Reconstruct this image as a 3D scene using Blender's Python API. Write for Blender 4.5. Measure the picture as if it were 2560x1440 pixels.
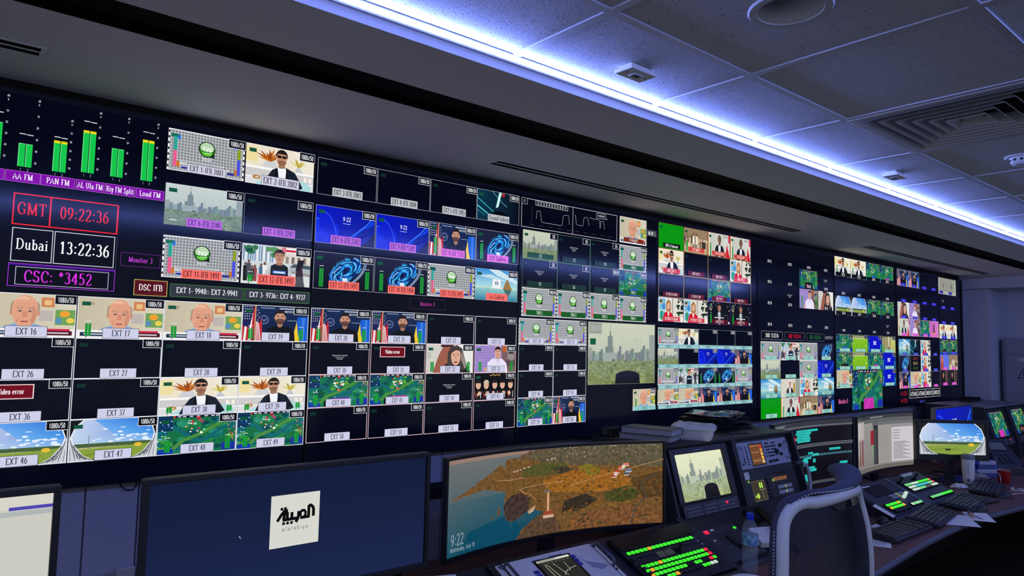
import bpy, math, random
import numpy as np
from mathutils import Vector, Matrix
from mathutils.geometry import tessellate_polygon
random.seed(7)
R = math.radians
for o in list(bpy.data.objects): bpy.data.objects.remove(o)
scn = bpy.context.scene
C = scn.collection
H = 1.65                                     # eye height of the photographer
# ---------------------------------------------------------------- camera
YAW, PITCH, ROLL, FPX = 0.69390, 0.07677, 0.02175, 1774.73
cy, sy, cp, sp = math.cos(YAW), math.sin(YAW), math.cos(PITCH), math.sin(PITCH)
fw = Vector((sy*cp, cy*cp, sp)); rt = Vector((cy, -sy, 0)); up = rt.cross(fw)
c_, s_ = math.cos(ROLL), math.sin(ROLL)
rt, up = rt*c_ + up*s_, up*c_ - rt*s_
cam = bpy.data.cameras.new('camera'); camo = bpy.data.objects.new('camera', cam); C.objects.link(camo)
m = Matrix((rt, up, -fw)).transposed().to_4x4(); m.translation = (0, 0, H); camo.matrix_world = m
cam.sensor_width = 36; cam.lens = FPX/2560*36; cam.clip_start = .02; cam.clip_end = 60
scn.camera = camo
# ---------------------------------------------------------------- world, exposure
w = bpy.data.worlds.new('world'); scn.world = w; w.use_nodes = True
w.node_tree.nodes['Background'].inputs[0].default_value = (0.64, 0.71, 1.0, 1)
w.node_tree.nodes['Background'].inputs[1].default_value = 0.57  # uniform ambient fill added for the room, entering by its open rear and left
scn.view_settings.view_transform = 'Standard'; scn.view_settings.look = 'None'
scn.view_settings.exposure = 0.0; scn.view_settings.gamma = 1.0; scn.view_settings.use_curve_mapping = False
scn.cycles.max_bounces = 6; scn.cycles.diffuse_bounces = 3; scn.cycles.glossy_bounces = 2
scn.cycles.transmission_bounces = 4; scn.cycles.transparent_max_bounces = 8; scn.cycles.adaptive_threshold = 0.015
scn.cycles.caustics_reflective = False; scn.cycles.caustics_refractive = False
LED_COL = (0.20, 0.285, 1.0); LED_POWER = 105.0      # blue-white LED tape in both ceiling coves
# ---------------------------------------------------------------- materials
def lin(c):
    return tuple((x/255/12.92 if x/255 <= .04045 else ((x/255+.055)/1.055)**2.4) for x in c)
MATS = {}
def mat(name, rgb=(128,128,128), rough=.5, metal=0., spec=.5, emit=None, es=1., noise=None, bump=None, trans=0., alpha=1., coat=0.):
    if name in MATS: return MATS[name]
    m = bpy.data.materials.new(name); m.use_nodes = True; MATS[name] = m
    nt = m.node_tree; b = nt.nodes['Principled BSDF']
    b.inputs['Base Color'].default_value = (*lin(rgb), 1); b.inputs['Roughness'].default_value = rough
    b.inputs['Metallic'].default_value = metal; b.inputs['Specular IOR Level'].default_value = spec
    if trans: b.inputs['Transmission Weight'].default_value = trans; b.inputs['IOR'].default_value = 1.33
    if coat: b.inputs['Coat Weight'].default_value = coat; b.inputs['Coat Roughness'].default_value = .15
    if alpha < 1: b.inputs['Alpha'].default_value = alpha
    if emit: b.inputs['Emission Color'].default_value = (*lin(emit), 1); b.inputs['Emission Strength'].default_value = es
    if noise:                                  # (scale, rgb2, detail): grain between two colours
        tc = nt.nodes.new('ShaderNodeTexCoord'); n = nt.nodes.new('ShaderNodeTexNoise'); mx = nt.nodes.new('ShaderNodeMix'); mx.data_type = 'RGBA'
        mp = nt.nodes.new('ShaderNodeMapping'); nt.links.new(tc.outputs['Object'], mp.inputs['Vector']); nt.links.new(mp.outputs[0], n.inputs['Vector'])
        if len(noise) > 3: mp.inputs['Scale'].default_value = noise[3]
        n.inputs['Scale'].default_value = noise[0]; n.inputs['Detail'].default_value = noise[2]
        rp = nt.nodes.new('ShaderNodeValToRGB'); rp.color_ramp.elements[0].position = .35; rp.color_ramp.elements[1].position = .65
        nt.links.new(n.outputs['Fac'], rp.inputs[0]); nt.links.new(rp.outputs[0], mx.inputs[0])
        mx.inputs[6].default_value = (*lin(rgb), 1); mx.inputs[7].default_value = (*lin(noise[1]), 1)
        nt.links.new(mx.outputs[2], b.inputs['Base Color'])
    if bump:                                   # (scale, strength)
        tc = nt.nodes.new('ShaderNodeTexCoord'); n = nt.nodes.new('ShaderNodeTexNoise'); bp = nt.nodes.new('ShaderNodeBump')
        nt.links.new(tc.outputs['Object'], n.inputs['Vector']); n.inputs['Scale'].default_value = bump[0]; n.inputs['Detail'].default_value = 3
        bp.inputs['Strength'].default_value = bump[1]; bp.inputs['Distance'].default_value = .002
        nt.links.new(n.outputs['Fac'], bp.inputs['Height']); nt.links.new(bp.outputs[0], b.inputs['Normal'])
    return m
# acoustic tile: pin holes and fissures
def tile_material():
    m = mat('acoustic_tile', (224,224,228), .9, bump=(220, .85)); nt = m.node_tree; b = nt.nodes['Principled BSDF']
    tc = nt.nodes.new('ShaderNodeTexCoord'); v = nt.nodes.new('ShaderNodeTexVoronoi'); v.inputs['Scale'].default_value = 150
    n = nt.nodes.new('ShaderNodeTexNoise'); n.inputs['Scale'].default_value = 45
    ad = nt.nodes.new('ShaderNodeMath'); ad.operation = 'MULTIPLY_ADD'; ad.inputs[1].default_value = .5
    rp = nt.nodes.new('ShaderNodeValToRGB'); rp.color_ramp.elements[0].position = .39; rp.color_ramp.elements[1].position = .49
    rp.color_ramp.elements[0].color = (.13,.13,.17,1); rp.color_ramp.elements[1].color = (*lin((224,224,228)),1)
    nt.links.new(tc.outputs['Object'], v.inputs['Vector']); nt.links.new(tc.outputs['Object'], n.inputs['Vector'])
    nt.links.new(n.outputs['Fac'], ad.inputs[0]); nt.links.new(v.outputs['Distance'], ad.inputs[2])
    nt.links.new(ad.outputs[0], rp.inputs[0]); nt.links.new(rp.outputs[0], b.inputs['Base Color'])
    return m
TILE = tile_material()
# a lit screen: colours come from the drawing, alpha says how grainy that patch of the picture is
def screen_material(name, strength=1., rough=.2, spec=.16):
    m = mat(name, (4,5,8), rough, spec=spec); nt = m.node_tree; b = nt.nodes['Principled BSDF']
    a = nt.nodes.new('ShaderNodeVertexColor'); a.layer_name = 'Col'
    uv = nt.nodes.new('ShaderNodeUVMap'); n = nt.nodes.new('ShaderNodeTexNoise')
    n.inputs['Scale'].default_value = 2.4; n.inputs['Detail'].default_value = 7; n.inputs['Roughness'].default_value = .72
    m1 = nt.nodes.new('ShaderNodeMath'); m1.operation = 'SUBTRACT'; m1.inputs[1].default_value = .5
    m2 = nt.nodes.new('ShaderNodeMath'); m2.operation = 'MULTIPLY'
    m3 = nt.nodes.new('ShaderNodeMath'); m3.operation = 'MULTIPLY_ADD'; m3.inputs[1].default_value = 5.; m3.inputs[2].default_value = 1.; m3.use_clamp = False
    m4 = nt.nodes.new('ShaderNodeMath'); m4.operation = 'MAXIMUM'; m4.inputs[1].default_value = .08
    vm = nt.nodes.new('ShaderNodeVectorMath'); vm.operation = 'SCALE'
    nt.links.new(uv.outputs[0], n.inputs['Vector']); nt.links.new(n.outputs['Fac'], m1.inputs[0])
    nt.links.new(m1.outputs[0], m2.inputs[0]); nt.links.new(a.outputs['Alpha'], m2.inputs[1]); nt.links.new(m2.outputs[0], m3.inputs[0])
    nt.links.new(m3.outputs[0], m4.inputs[0]); nt.links.new(m4.outputs[0], vm.inputs['Scale']); nt.links.new(a.outputs['Color'], vm.inputs[0])
    nt.links.new(vm.outputs[0], b.inputs['Emission Color']); b.inputs['Emission Strength'].default_value = strength
    m.cycles.emission_sampling = 'NONE'
    return m
PIC = screen_material('lit_screen', 1., .12)
# ink on paper or paint: same drawing machinery, lit by the room
def ink_material():
    m = mat('printed_ink', (200,200,200), .6); nt = m.node_tree; b = nt.nodes['Principled BSDF']
    a = nt.nodes.new('ShaderNodeVertexColor'); a.layer_name = 'Col'; nt.links.new(a.outputs['Color'], b.inputs['Base Color']); return m
INK = ink_material()
# ---------------------------------------------------------------- mesh builder
class MB:
    def __init__(s): s.v = []; s.f = []
    def add(s, vs, fs, M=None):
        k = len(s.v); s.v += [tuple(M @ Vector(p)) if M is not None else tuple(p) for p in vs]; s.f += [tuple(i+k for i in f) for f in fs]; return s
    def box(s, x0, y0, z0, x1, y1, z1, M=None):
        return s.add([(x0,y0,z0),(x1,y0,z0),(x1,y1,z0),(x0,y1,z0),(x0,y0,z1),(x1,y0,z1),(x1,y1,z1),(x0,y1,z1)],
                     [(0,3,2,1),(4,5,6,7),(0,1,5,4),(1,2,6,5),(2,3,7,6),(3,0,4,7)], M)
    def cbox(s, c, d, M=None): return s.box(c[0]-d[0]/2,c[1]-d[1]/2,c[2]-d[2]/2,c[0]+d[0]/2,c[1]+d[1]/2,c[2]+d[2]/2,M)
    def prism(s, poly, d0, d1, axis='y', M=None):   # poly in the two other axes, extruded along axis
        n = len(poly)
        def p3(a, b, d): return {'x':(d,a,b),'y':(a,d,b),'z':(a,b,d)}[axis]
        vs = [p3(a,b,d0) for a,b in poly]+[p3(a,b,d1) for a,b in poly]
        return s.add(vs, [tuple(range(n))[::-1], tuple(range(n,2*n))]+[(i,(i+1)%n,n+(i+1)%n,n+i) for i in range(n)], M)
    def lathe(s, prof, n=24, M=None, cap=True):
        vs = []; fs = []
        for r, z in prof:
            for i in range(n): a = 2*math.pi*i/n; vs.append((r*math.cos(a), r*math.sin(a), z))
        for k in range(len(prof)-1):
            for i in range(n): j = (i+1)%n; fs.append((k*n+i,k*n+j,(k+1)*n+j,(k+1)*n+i))
        if cap:
            if prof[0][0] > 1e-5: fs.append(tuple(range(n))[::-1])
            if prof[-1][0] > 1e-5: fs.append(tuple(range((len(prof)-1)*n,len(prof)*n)))
        return s.add(vs, fs, M)
    def tube(s, path, r, n=8, M=None, closed=False, flat=1., upv=(0,0,1)):
        P = [Vector(p) for p in path]; N = len(P); vs = []; fs = []
        rr = r if hasattr(r,'__len__') else [r]*N
        for i, p in enumerate(P):
            a = P[(i-1)%N] if (closed or i) else P[0]; b = P[(i+1)%N] if (closed or i < N-1) else P[-1]
            t = (b-a).normalized(); u = Vector(upv); sd = t.cross(u)
            if sd.length < 1e-4: sd = t.cross(Vector((1,0,.01)))
            sd.normalize(); u2 = sd.cross(t)
            for k in range(n):
                an = 2*math.pi*k/n; vs.append(p + sd*rr[i]*math.cos(an) + u2*rr[i]*flat*math.sin(an))
        for i in range(N if closed else N-1):
            j = (i+1)%N
            for k in range(n): l = (k+1)%n; fs.append((i*n+k, i*n+l, j*n+l, j*n+k))
        if not closed: fs += [tuple(range(n))[::-1], tuple(range((N-1)*n, N*n))]
        return s.add(vs, fs, M)
    def grid(s, fn, nu, nv, M=None, thick=0.):
        vs = [fn(i/nu, j/nv) for j in range(nv+1) for i in range(nu+1)]
        fs = [(j*(nu+1)+i, j*(nu+1)+i+1, (j+1)*(nu+1)+i+1, (j+1)*(nu+1)+i) for j in range(nv) for i in range(nu)]
        return s.add(vs, fs, M)
    def mesh(s, name, smooth=False, ang=40):
        me = bpy.data.meshes.new(name); me.from_pydata(s.v, [], s.f); me.update()
        if smooth:
            me.polygons.foreach_set('use_smooth', [True]*len(me.polygons)); me.set_sharp_from_angle(angle=R(ang))
        return me
def setmat(o, m):
    if m is not None:
        if not o.data.materials: o.data.materials.append(m)
        else: o.data.materials[0] = m
def tag(o, label=None, cat=None, group=None, kind=None):
    if label: o['label'] = label
    if cat: o['category'] = cat
    if group: o['group'] = group
    if kind: o['kind'] = kind
    return o
def obj(name, mb, m, parent=None, smooth=False, bevel=0., ang=40, solid=0., seg=2):
    me = mb.mesh(name, smooth, ang) if isinstance(mb, MB) else mb
    o = bpy.data.objects.new(name, me); C.objects.link(o); setmat(o, m)
    if parent is not None: o.parent = parent
    if solid: md = o.modifiers.new('solid','SOLIDIFY'); md.thickness = solid; md.offset = 0
    if bevel: md = o.modifiers.new('bevel','BEVEL'); md.width = bevel; md.segments = seg; md.limit_method = 'ANGLE'; md.angle_limit = R(40); md.harden_normals = False
    return o
def thing(name, label, cat, loc=(0,0,0), rz=0., group=None, rot=None):
    o = bpy.data.objects.new(name, None); C.objects.link(o); o.location = loc; o.empty_display_size = .05
    o.rotation_euler = rot if rot else (0,0,rz)
    return tag(o, label, cat, group)
def struct(name, mb, m, parent=None, **k):
    o = obj(name, mb, m, parent, **k)
    if parent is None: o['kind'] = 'structure'
    return o
# ---------------------------------------------------------------- lettering: a small stroke font, with or without serifs
def arc(cx, cy, rx, ry, a0, a1, n=8): return [(cx+rx*math.cos(R(a0+(a1-a0)*i/n)), cy+ry*math.sin(R(a0+(a1-a0)*i/n))) for i in range(n+1)]
GL = {}
def gl(ch, w, st, sf=()): GL[ch] = (w, st, sf)
X_ = .66
gl('A',.72,[[(.04,0),(.36,1),(.68,0)],[(.16,.36),(.56,.36)]],[(.04,0),(.68,0)])
gl('B',.64,[[(.12,0),(.12,1)],[(.12,1),(.34,1)]+arc(.34,.76,.19,.24,90,-90,6)+[(.12,.52)],[(.12,.52),(.36,.52)]+arc(.36,.26,.22,.26,90,-90,6)+[(.12,0)]],[(.1,0),(.1,1)])
gl('C',.68,[arc(.38,.5,.3,.5,42,318,14),[(.61,.88),(.61,.7)]])
gl('D',.74,[[(.12,0),(.12,1)],[(.12,1),(.3,1)]+arc(.32,.5,.34,.5,90,-90,10)+[(.12,0)]],[(.1,0),(.1,1)])
gl('E',.6,[[(.14,0),(.14,1)],[(.1,1),(.53,1),(.53,.83)],[(.12,.52),(.42,.52)],[(.1,0),(.55,0),(.55,.18)]],[(.12,0),(.12,1)])
gl('F',.56,[[(.14,0),(.14,1)],[(.1,1),(.52,1),(.52,.83)],[(.12,.5),(.42,.5)]],[(.14,0),(.12,1)])
gl('G',.74,[arc(.38,.5,.3,.5,42,300,14),[(.62,.08),(.62,.44)],[(.46,.44),(.7,.44)],[(.61,.88),(.61,.7)]])
gl('H',.78,[[(.14,0),(.14,1)],[(.64,0),(.64,1)],[(.14,.52),(.64,.52)]],[(.14,0),(.14,1),(.64,0),(.64,1)])
gl('I',.32,[[(.16,0),(.16,1)]],[(.16,0),(.16,1)])
gl('J',.4,[[(.26,1),(.26,.15)]+arc(.14,.15,.12,.17,0,-120,5)],[(.26,1)])
gl('K',.7,[[(.14,0),(.14,1)],[(.58,1),(.16,.42)],[(.3,.58),(.62,0)]],[(.14,0),(.14,1),(.6,1),(.62,0)])
gl('L',.56,[[(.14,1),(.14,0)],[(.1,0),(.52,0),(.52,.2)]],[(.14,1)])
gl('M',.92,[[(.12,0),(.14,1)],[(.14,1),(.45,.05)],[(.45,.05),(.76,1)],[(.76,1),(.78,0)]],[(.12,0),(.78,0),(.12,1),(.78,1)])
gl('N',.78,[[(.14,0),(.14,1)],[(.14,1),(.64,0)],[(.64,0),(.64,1)]],[(.14,0),(.1,1),(.64,1)])
gl('O',.76,[arc(.38,.5,.31,.5,0,360,18)])
gl('P',.62,[[(.14,0),(.14,1)],[(.14,1),(.34,1)]+arc(.34,.74,.22,.26,90,-90,7)+[(.14,.48)]],[(.14,0),(.12,1)])
gl('Q',.76,[arc(.38,.5,.31,.5,0,360,18),[(.4,.2),(.66,-.1)]])
gl('R',.68,[[(.14,0),(.14,1)],[(.14,1),(.34,1)]+arc(.34,.76,.2,.24,90,-90,7)+[(.14,.52)],[(.34,.5),(.62,0)]],[(.14,0),(.12,1),(.62,0)])
gl('S',.56,[arc(.28,.75,.19,.25,35,240,9)+arc(.28,.25,.21,.25,60,-150,9),[(.46,.95),(.46,.78)],[(.07,.05),(.07,.22)]])
gl('T',.66,[[(.33,0),(.33,1)],[(.06,.82),(.06,1),(.6,1),(.6,.82)]],[(.33,0)])
gl('U',.74,[[(.14,1),(.14,.3)]+arc(.37,.3,.23,.3,180,360,9)+[(.6,1)]],[(.14,1),(.6,1)])
gl('V',.7,[[(.06,1),(.35,0)],[(.35,0),(.64,1)]],[(.06,1),(.64,1)])
gl('W',.98,[[(.05,1),(.27,0)],[(.27,0),(.49,1)],[(.49,1),(.71,0)],[(.71,0),(.93,1)]],[(.05,1),(.93,1)])
gl('X',.7,[[(.06,0),(.62,1)],[(.06,1),(.62,0)]],[(.06,0),(.62,1),(.06,1),(.62,0)])
gl('Y',.68,[[(.05,1),(.33,.48)],[(.61,1),(.33,.48)],[(.33,.48),(.33,0)]],[(.05,1),(.61,1),(.33,0)])
gl('Z',.6,[[(.08,.85),(.08,1),(.54,1),(.06,0),(.54,0),(.54,.16)]])
gl('0',.54,[arc(.27,.5,.2,.5,0,360,14)]); gl('1',.5,[[(.1,.8),(.27,1)],[(.27,1),(.27,0)]],[(.27,0)])
gl('2',.54,[arc(.26,.74,.19,.26,165,-35,9)+[(.08,.03)],[(.06,0),(.48,0),(.48,.14)]])
gl('3',.54,[arc(.24,.76,.18,.24,150,-85,8),arc(.25,.27,.21,.27,85,-150,9)])
gl('4',.56,[[(.38,0),(.38,1)],[(.38,1),(.04,.3)],[(.04,.28),(.54,.28)]],[(.38,0)])
gl('5',.54,[[(.46,1),(.14,1)],[(.14,1),(.11,.55)],arc(.24,.32,.22,.32,125,-145,9)])
gl('6',.54,[arc(.27,.3,.2,.3,0,360,12),arc(.5,.34,.43,.66,100,180,6)])
gl('7',.52,[[(.06,.84),(.06,1),(.48,1)],[(.48,1),(.2,0)]])
gl('8',.54,[arc(.27,.76,.17,.24,0,360,11),arc(.27,.27,.2,.27,0,360,12)])
gl('9',.54,[arc(.27,.7,.2,.3,0,360,12),arc(.04,.66,.43,.66,0,-80,6)])
gl(':',.26,[[(.13,.08),(.13,.2)],[(.13,.55),(.13,.67)]]); gl('-',.38,[[(.06,.38),(.32,.38)],[(.06,.35),(.32,.35)]]); gl('/',.4,[[(.02,-.05),(.36,1.05)]])
gl('*',.46,[[(.23,1),(.23,.6)],[(.06,.9),(.4,.7)],[(.06,.7),(.4,.9)]]); gl('.',.24,[[(.12,0),(.12,.1)]]); gl(',',.24,[[(.14,.1),(.08,-.15)]]); gl(' ',.3,[])
gl('+',.5,[[(.05,.4),(.45,.4)],[(.25,.2),(.25,.6)]])
gl('a',.54,[arc(.24,.2,.17,.2,0,360,10),[(.42,X_*.75),(.42,0)],arc(.25,.44,.17,.22,150,0,6)],[(.44,0)])
gl('b',.56,[[(.13,1),(.13,0)],arc(.31,.32,.18,.32,0,360,12)],[(.12,1)])
gl('c',.48,[arc(.28,.33,.21,.33,45,315,10)]); gl('d',.56,[[(.43,1),(.43,0)],arc(.25,.32,.18,.32,0,360,12)],[(.42,1),(.44,0)])
gl('e',.5,[[(.07,.36),(.43,.36)],arc(.26,.33,.19,.33,8,310,11)]); gl('f',.36,[[(.14,0),(.14,.78)]+arc(.27,.78,.13,.22,180,50,5),[(.03,X_),(.32,X_)]],[(.14,0)])
gl('g',.52,[arc(.25,.33,.18,.32,0,360,12),[(.43,X_),(.43,-.15)]+arc(.25,-.12,.18,.2,0,-150,6)])
gl('h',.6,[[(.13,1),(.13,0)],[(.13,.45)]+arc(.3,.44,.17,.22,160,0,6)+[(.47,0)]],[(.13,0),(.47,0),(.12,1)])
gl('i',.3,[[(.15,X_),(.15,0)],[(.15,.85),(.15,.95)]],[(.15,0),(.12,X_)]); gl('j',.28,[[(.16,X_),(.16,-.12)],[(.16,.85),(.16,.95)]])
gl('k',.54,[[(.12,1),(.12,0)],[(.44,X_),(.14,.3)],[(.24,.4),(.48,0)]],[(.12,0)]); gl('l',.3,[[(.15,1),(.15,0)]],[(.15,0),(.12,1)])
gl('m',.86,[[(.12,X_),(.12,0)],[(.12,.42)]+arc(.27,.44,.15,.22,160,0,5)+[(.42,0)],[(.42,.42)]+arc(.57,.44,.15,.22,160,0,5)+[(.72,0)]],[(.12,0),(.42,0),(.72,0)])
gl('n',.6,[[(.13,X_),(.13,0)],[(.13,.42)]+arc(.3,.44,.17,.22,160,0,6)+[(.47,0)]],[(.13,0),(.47,0)])
gl('o',.54,[arc(.27,.33,.2,.33,0,360,12)]); gl('p',.56,[[(.13,X_),(.13,-.3)],arc(.31,.33,.18,.32,0,360,12)],[(.13,-.3)])
gl('r',.42,[[(.13,X_),(.13,0)],[(.13,.4)]+arc(.32,.42,.19,.24,165,60,5)],[(.13,0)]); gl('s',.44,[arc(.22,.49,.14,.17,40,240,6)+arc(.22,.17,.16,.17,60,-150,6)])
gl('t',.36,[[(.15,.92),(.15,.14)]+arc(.26,.14,.11,.14,180,290,4),[(.03,X_),(.31,X_)]]); gl('u',.58,[[(.13,X_),(.13,.2)]+arc(.29,.2,.16,.2,180,360,6)+[(.45,X_),(.45,0)]],[(.47,0)])
gl('v',.5,[[(.05,X_),(.25,0)],[(.25,0),(.45,X_)]],[(.05,X_),(.45,X_)]); gl('w',.72,[[(.05,X_),(.2,0)],[(.2,0),(.36,X_)],[(.36,X_),(.52,0)],[(.52,0),(.67,X_)]]); gl('x',.5,[[(.06,0),(.44,X_)],[(.06,X_),(.44,0)]])
gl('y',.5,[[(.05,X_),(.26,0)],[(.46,X_),(.2,-.3)]],[(.05,X_),(.45,X_)]); gl('z',.46,[[(.06,X_),(.4,X_),(.06,0),(.42,0)]])
def ribbon(pts, thick, thin):
    n = len(pts); L = []; Rr = []
    for i in range(n):
        a = pts[max(i-1,0)]; b = pts[min(i+1,n-1)]
        dx, dy = b[0]-a[0], b[1]-a[1]; l = math.hypot(dx,dy) or 1; dx /= l; dy /= l
        hw = (thin + (thick-thin)*abs(dy)**1.5)/2
        L.append((pts[i][0]-dy*hw, pts[i][1]+dx*hw)); Rr.append((pts[i][0]+dy*hw, pts[i][1]-dx*hw))
    return [[L[i],Rr[i],Rr[i+1],L[i+1]] for i in range(n-1)]
GLC = {}
def glyph(ch, serif, wt):
    k = (ch, serif, wt)
    if k not in GLC:
        w, st, sf = GL.get(ch, GL['o']); qs = []
        tk, tn = (.15*wt, .06*wt) if serif else (.105*wt, .105*wt)
        for s in st: qs += ribbon(s, tk, tn)
        if serif:
            for x, y in sf:
                dy = tn/2 if y < .5 else -tn/2
                qs.append([(x-.13,y+dy-tn/2),(x+.13,y+dy-tn/2),(x+.13,y+dy+tn/2),(x-.13,y+dy+tn/2)])
        GLC[k] = (w, qs)
    return GLC[k]
# ---------------------------------------------------------------- flat drawings (screens, print) as thin layered polygons
STEP = 1.5e-5
def clip(P_, box):                              # cut a drawn polygon to a rectangle
    pts, cols, a, k = P_
    lx, hx = min(p[0] for p in pts), max(p[0] for p in pts); ly, hy = min(p[1] for p in pts), max(p[1] for p in pts)
    x0, y0, x1, y1 = box
    if hx <= x0 or lx >= x1 or hy <= y0 or ly >= y1: return None
    if lx >= x0 and hx <= x1 and ly >= y0 and hy <= y1: return P_
    vv = [(p[0],p[1],*c) for p,c in zip(pts,cols)]
    for ax, sgn, xx in ((0,1,x0),(0,-1,x1),(1,1,y0),(1,-1,y1)):
        o = []
        for i in range(len(vv)):
            A, B = vv[i-1], vv[i]; da, db = sgn*(A[ax]-xx), sgn*(B[ax]-xx)
            if (da >= 0) != (db >= 0):
                t = da/(da-db); o.append(tuple(u+(v-u)*t for u,v in zip(A,B)))
            if db >= 0: o.append(B)
        vv = o
        if len(vv) < 3: return None
    return ([p[:2] for p in vv], [p[2:] for p in vv], a, k)
def tess(P_):                                   # concave outlines become triangles before they are cut
    pts, cols, a, k = P_
    if len(pts) <= 4: return [P_]
    return [([pts[i] for i in t], [cols[i] for i in t], a, k) for t in tessellate_polygon([[Vector((x,y,0)) for x,y in pts]])]
class Paint:
    def __init__(s): s.P = []                 # (pts, colours, alpha, level)
    def poly(s, pts, col, a=0., lv=None):
        cols = col if isinstance(col[0], (tuple, list)) else [col]*len(pts)
        if lv is None: s.k = getattr(s,'k',0)+1
        s.P.append((list(pts), cols, a, getattr(s,'k',0))); return s
    def many(s, polys, col, a=0.):
        s.k = getattr(s,'k',0)+1
        for p in polys: s.P.append((p, [col]*len(p), a, s.k))
        return s
    def rect(s, x0, y0, x1, y1, col, a=0.): return s.poly([(x0,y0),(x1,y0),(x1,y1),(x0,y1)], col, a)
    def vgrad(s, x0, y0, x1, y1, bot, top, a=0.): return s.poly([(x0,y0),(x1,y0),(x1,y1),(x0,y1)], [bot,bot,top,top], a)
    def hgrad(s, x0, y0, x1, y1, l, r, a=0.): return s.poly([(x0,y0),(x1,y0),(x1,y1),(x0,y1)], [l,r,r,l], a)
    def ell(s, cx, cy, rx, ry, col, a=0., n=20, a0=0, a1=360): return s.poly(arc(cx,cy,rx,ry,a0,a1,n)[:n if a1-a0 == 360 else None], col, a)
    def line(s, pts, w, col, a=0.): return s.many(ribbon(pts, w, w), col, a)
    def frame(s, x0, y0, x1, y1, t, col):
        return s.many([[(x0,y0),(x1,y0),(x1,y0+t),(x0,y0+t)],[(x0,y1-t),(x1,y1-t),(x1,y1),(x0,y1)],[(x0,y0+t),(x0+t,y0+t),(x0+t,y1-t),(x0,y1-t)],[(x1-t,y0+t),(x1,y0+t),(x1,y1-t),(x1-t,y1-t)]], col)
    def text(s, t, x, y, h, col, serif=True, al='c', cond=.8, wt=1., fit=None, gap=.1):
        W = sum(glyph(c,serif,wt)[0]+gap for c in t)-gap
        sx = h*cond
        if fit: sx = min(sx, fit/W)
        x0 = x - (W*sx/2 if al == 'c' else W*sx if al == 'r' else 0); qs = []
        for c in t:
            w_, g_ = glyph(c, serif, wt)
            for q in g_: qs.append([(x0+px*sx, y+py*h) for px,py in q])
            x0 += (w_+gap)*sx
        return s.many(qs, col)
    def mesh(s, name, fmap=None, strips=None, uvs=1., box=None):
        P = s.P
        if box or strips: P = [q for P_ in P for q in tess(P_)]
        if box: P = [q for q in (clip(P_, box) for P_ in P) if q]
        if strips: P = [q for P_ in P for x0, x1 in zip(strips[:-1], strips[1:]) for q in [clip(P_, (x0,-1e9,x1,1e9))] if q]
        V = []; F = []; cl = []; uv = []
        for pts, cols, a, k in P:
            b = len(V); F.append(tuple(range(b, b+len(pts))))
            for p, c in zip(pts, cols):
                V.append(fmap(p[0],p[1],k*STEP) if fmap else (p[0], -k*STEP, p[1])); cl += [*lin(c), a]; uv += [p[0]*uvs, p[1]*uvs]
        me = bpy.data.meshes.new(name); me.from_pydata(V, [], F)
        ca = me.color_attributes.new('Col', 'FLOAT_COLOR', 'CORNER'); ca.data.foreach_set('color', cl)
        u = me.uv_layers.new(name='UVMap'); u.data.foreach_set('uv', uv); me.update()
        return me
def rc(*cs): return random.choice(cs)
def jit(c, d): return tuple(max(0,min(255,x+random.uniform(-d,d))) for x in c)
# ================================================================ the room
CZ, SZ = 2.4575, 2.407                        # tile ceiling, soffit underside
YC, YO = 1.51, -0.20                          # the two cove lips
YW = 2.62                                     # wall behind the displays
XA, XB = -1.5, 8.45
M_wall = mat('wall_paint', (186,187,196), .75, bump=(60,.06))
M_soff = mat('soffit_paint', (228,228,234), .8, bump=(40,.05))
M_black = mat('matt_black', (7,7,9), .6, spec=.3)
M_grid = mat('grid_enamel', (205,205,208), .45)
M_white = mat('white_plastic', (226,225,220), .45)
M_dark = mat('dark_plastic', (15,16,19), .45)
M_char = mat('charcoal_plastic', (38,39,45), .5)
M_steel = mat('brushed_steel', (120,122,130), .35, metal=.9)
M_floor = mat('dark_carpet', (8,8,11), .95, noise=(180,(14,14,18),4), bump=(300,.6))
M_led = mat('led_tape', (240,240,255), .4)
nb = M_led.node_tree.nodes['Principled BSDF']; nb.inputs['Emission Color'].default_value = (*LED_COL,1); nb.inputs['Emission Strength'].default_value = LED_POWER
struct('floor', MB().box(XA-2,-6,-.05,XB+.2,YW+.1,0), M_floor)
wv = struct('wall_front', MB().box(XA,YW,0,XB+.2,YW+.1,CZ+.1), M_wall)
wr = struct('wall_right', MB().box(XB,-2.0,0,XB+.1,YW+.1,CZ+.1), M_wall)
struct('trim_1', MB().box(8.12,2.37,0,XB,YW,2.285), M_wall, bevel=.004)        # pillar at the far end
struct('trim_2', MB().box(8.05,-1.9,2.285,XB,YW,SZ), M_wall)                   # bulkhead over it
# boards of the wall under the displays, each its own piece with an open joint
M_board = mat('wall_board', (156,157,168), .55)
xs = [XA,-.75,-.16,.437,.59,1.19,1.79,2.4,3.0,3.6,4.2,4.8,5.4,6.0,6.6,7.2,7.8,8.12]
for a, b in zip(xs[:-1], xs[1:]): obj('wall_board', MB().box(a+.0025,YW-.018,.03,b-.0025,YW,1.185), M_board, wv, bevel=.0015)
obj('socket_box', MB().box(.535,YW-.05,.82,.586,YW-.018,.905), M_wall, wv, bevel=.003)
tr = struct('trim_3', MB().box(1.2,YW-.03,.976,2.6,YW-.018,1.041), mat('trunking_black',(14,15,20),.5))
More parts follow.
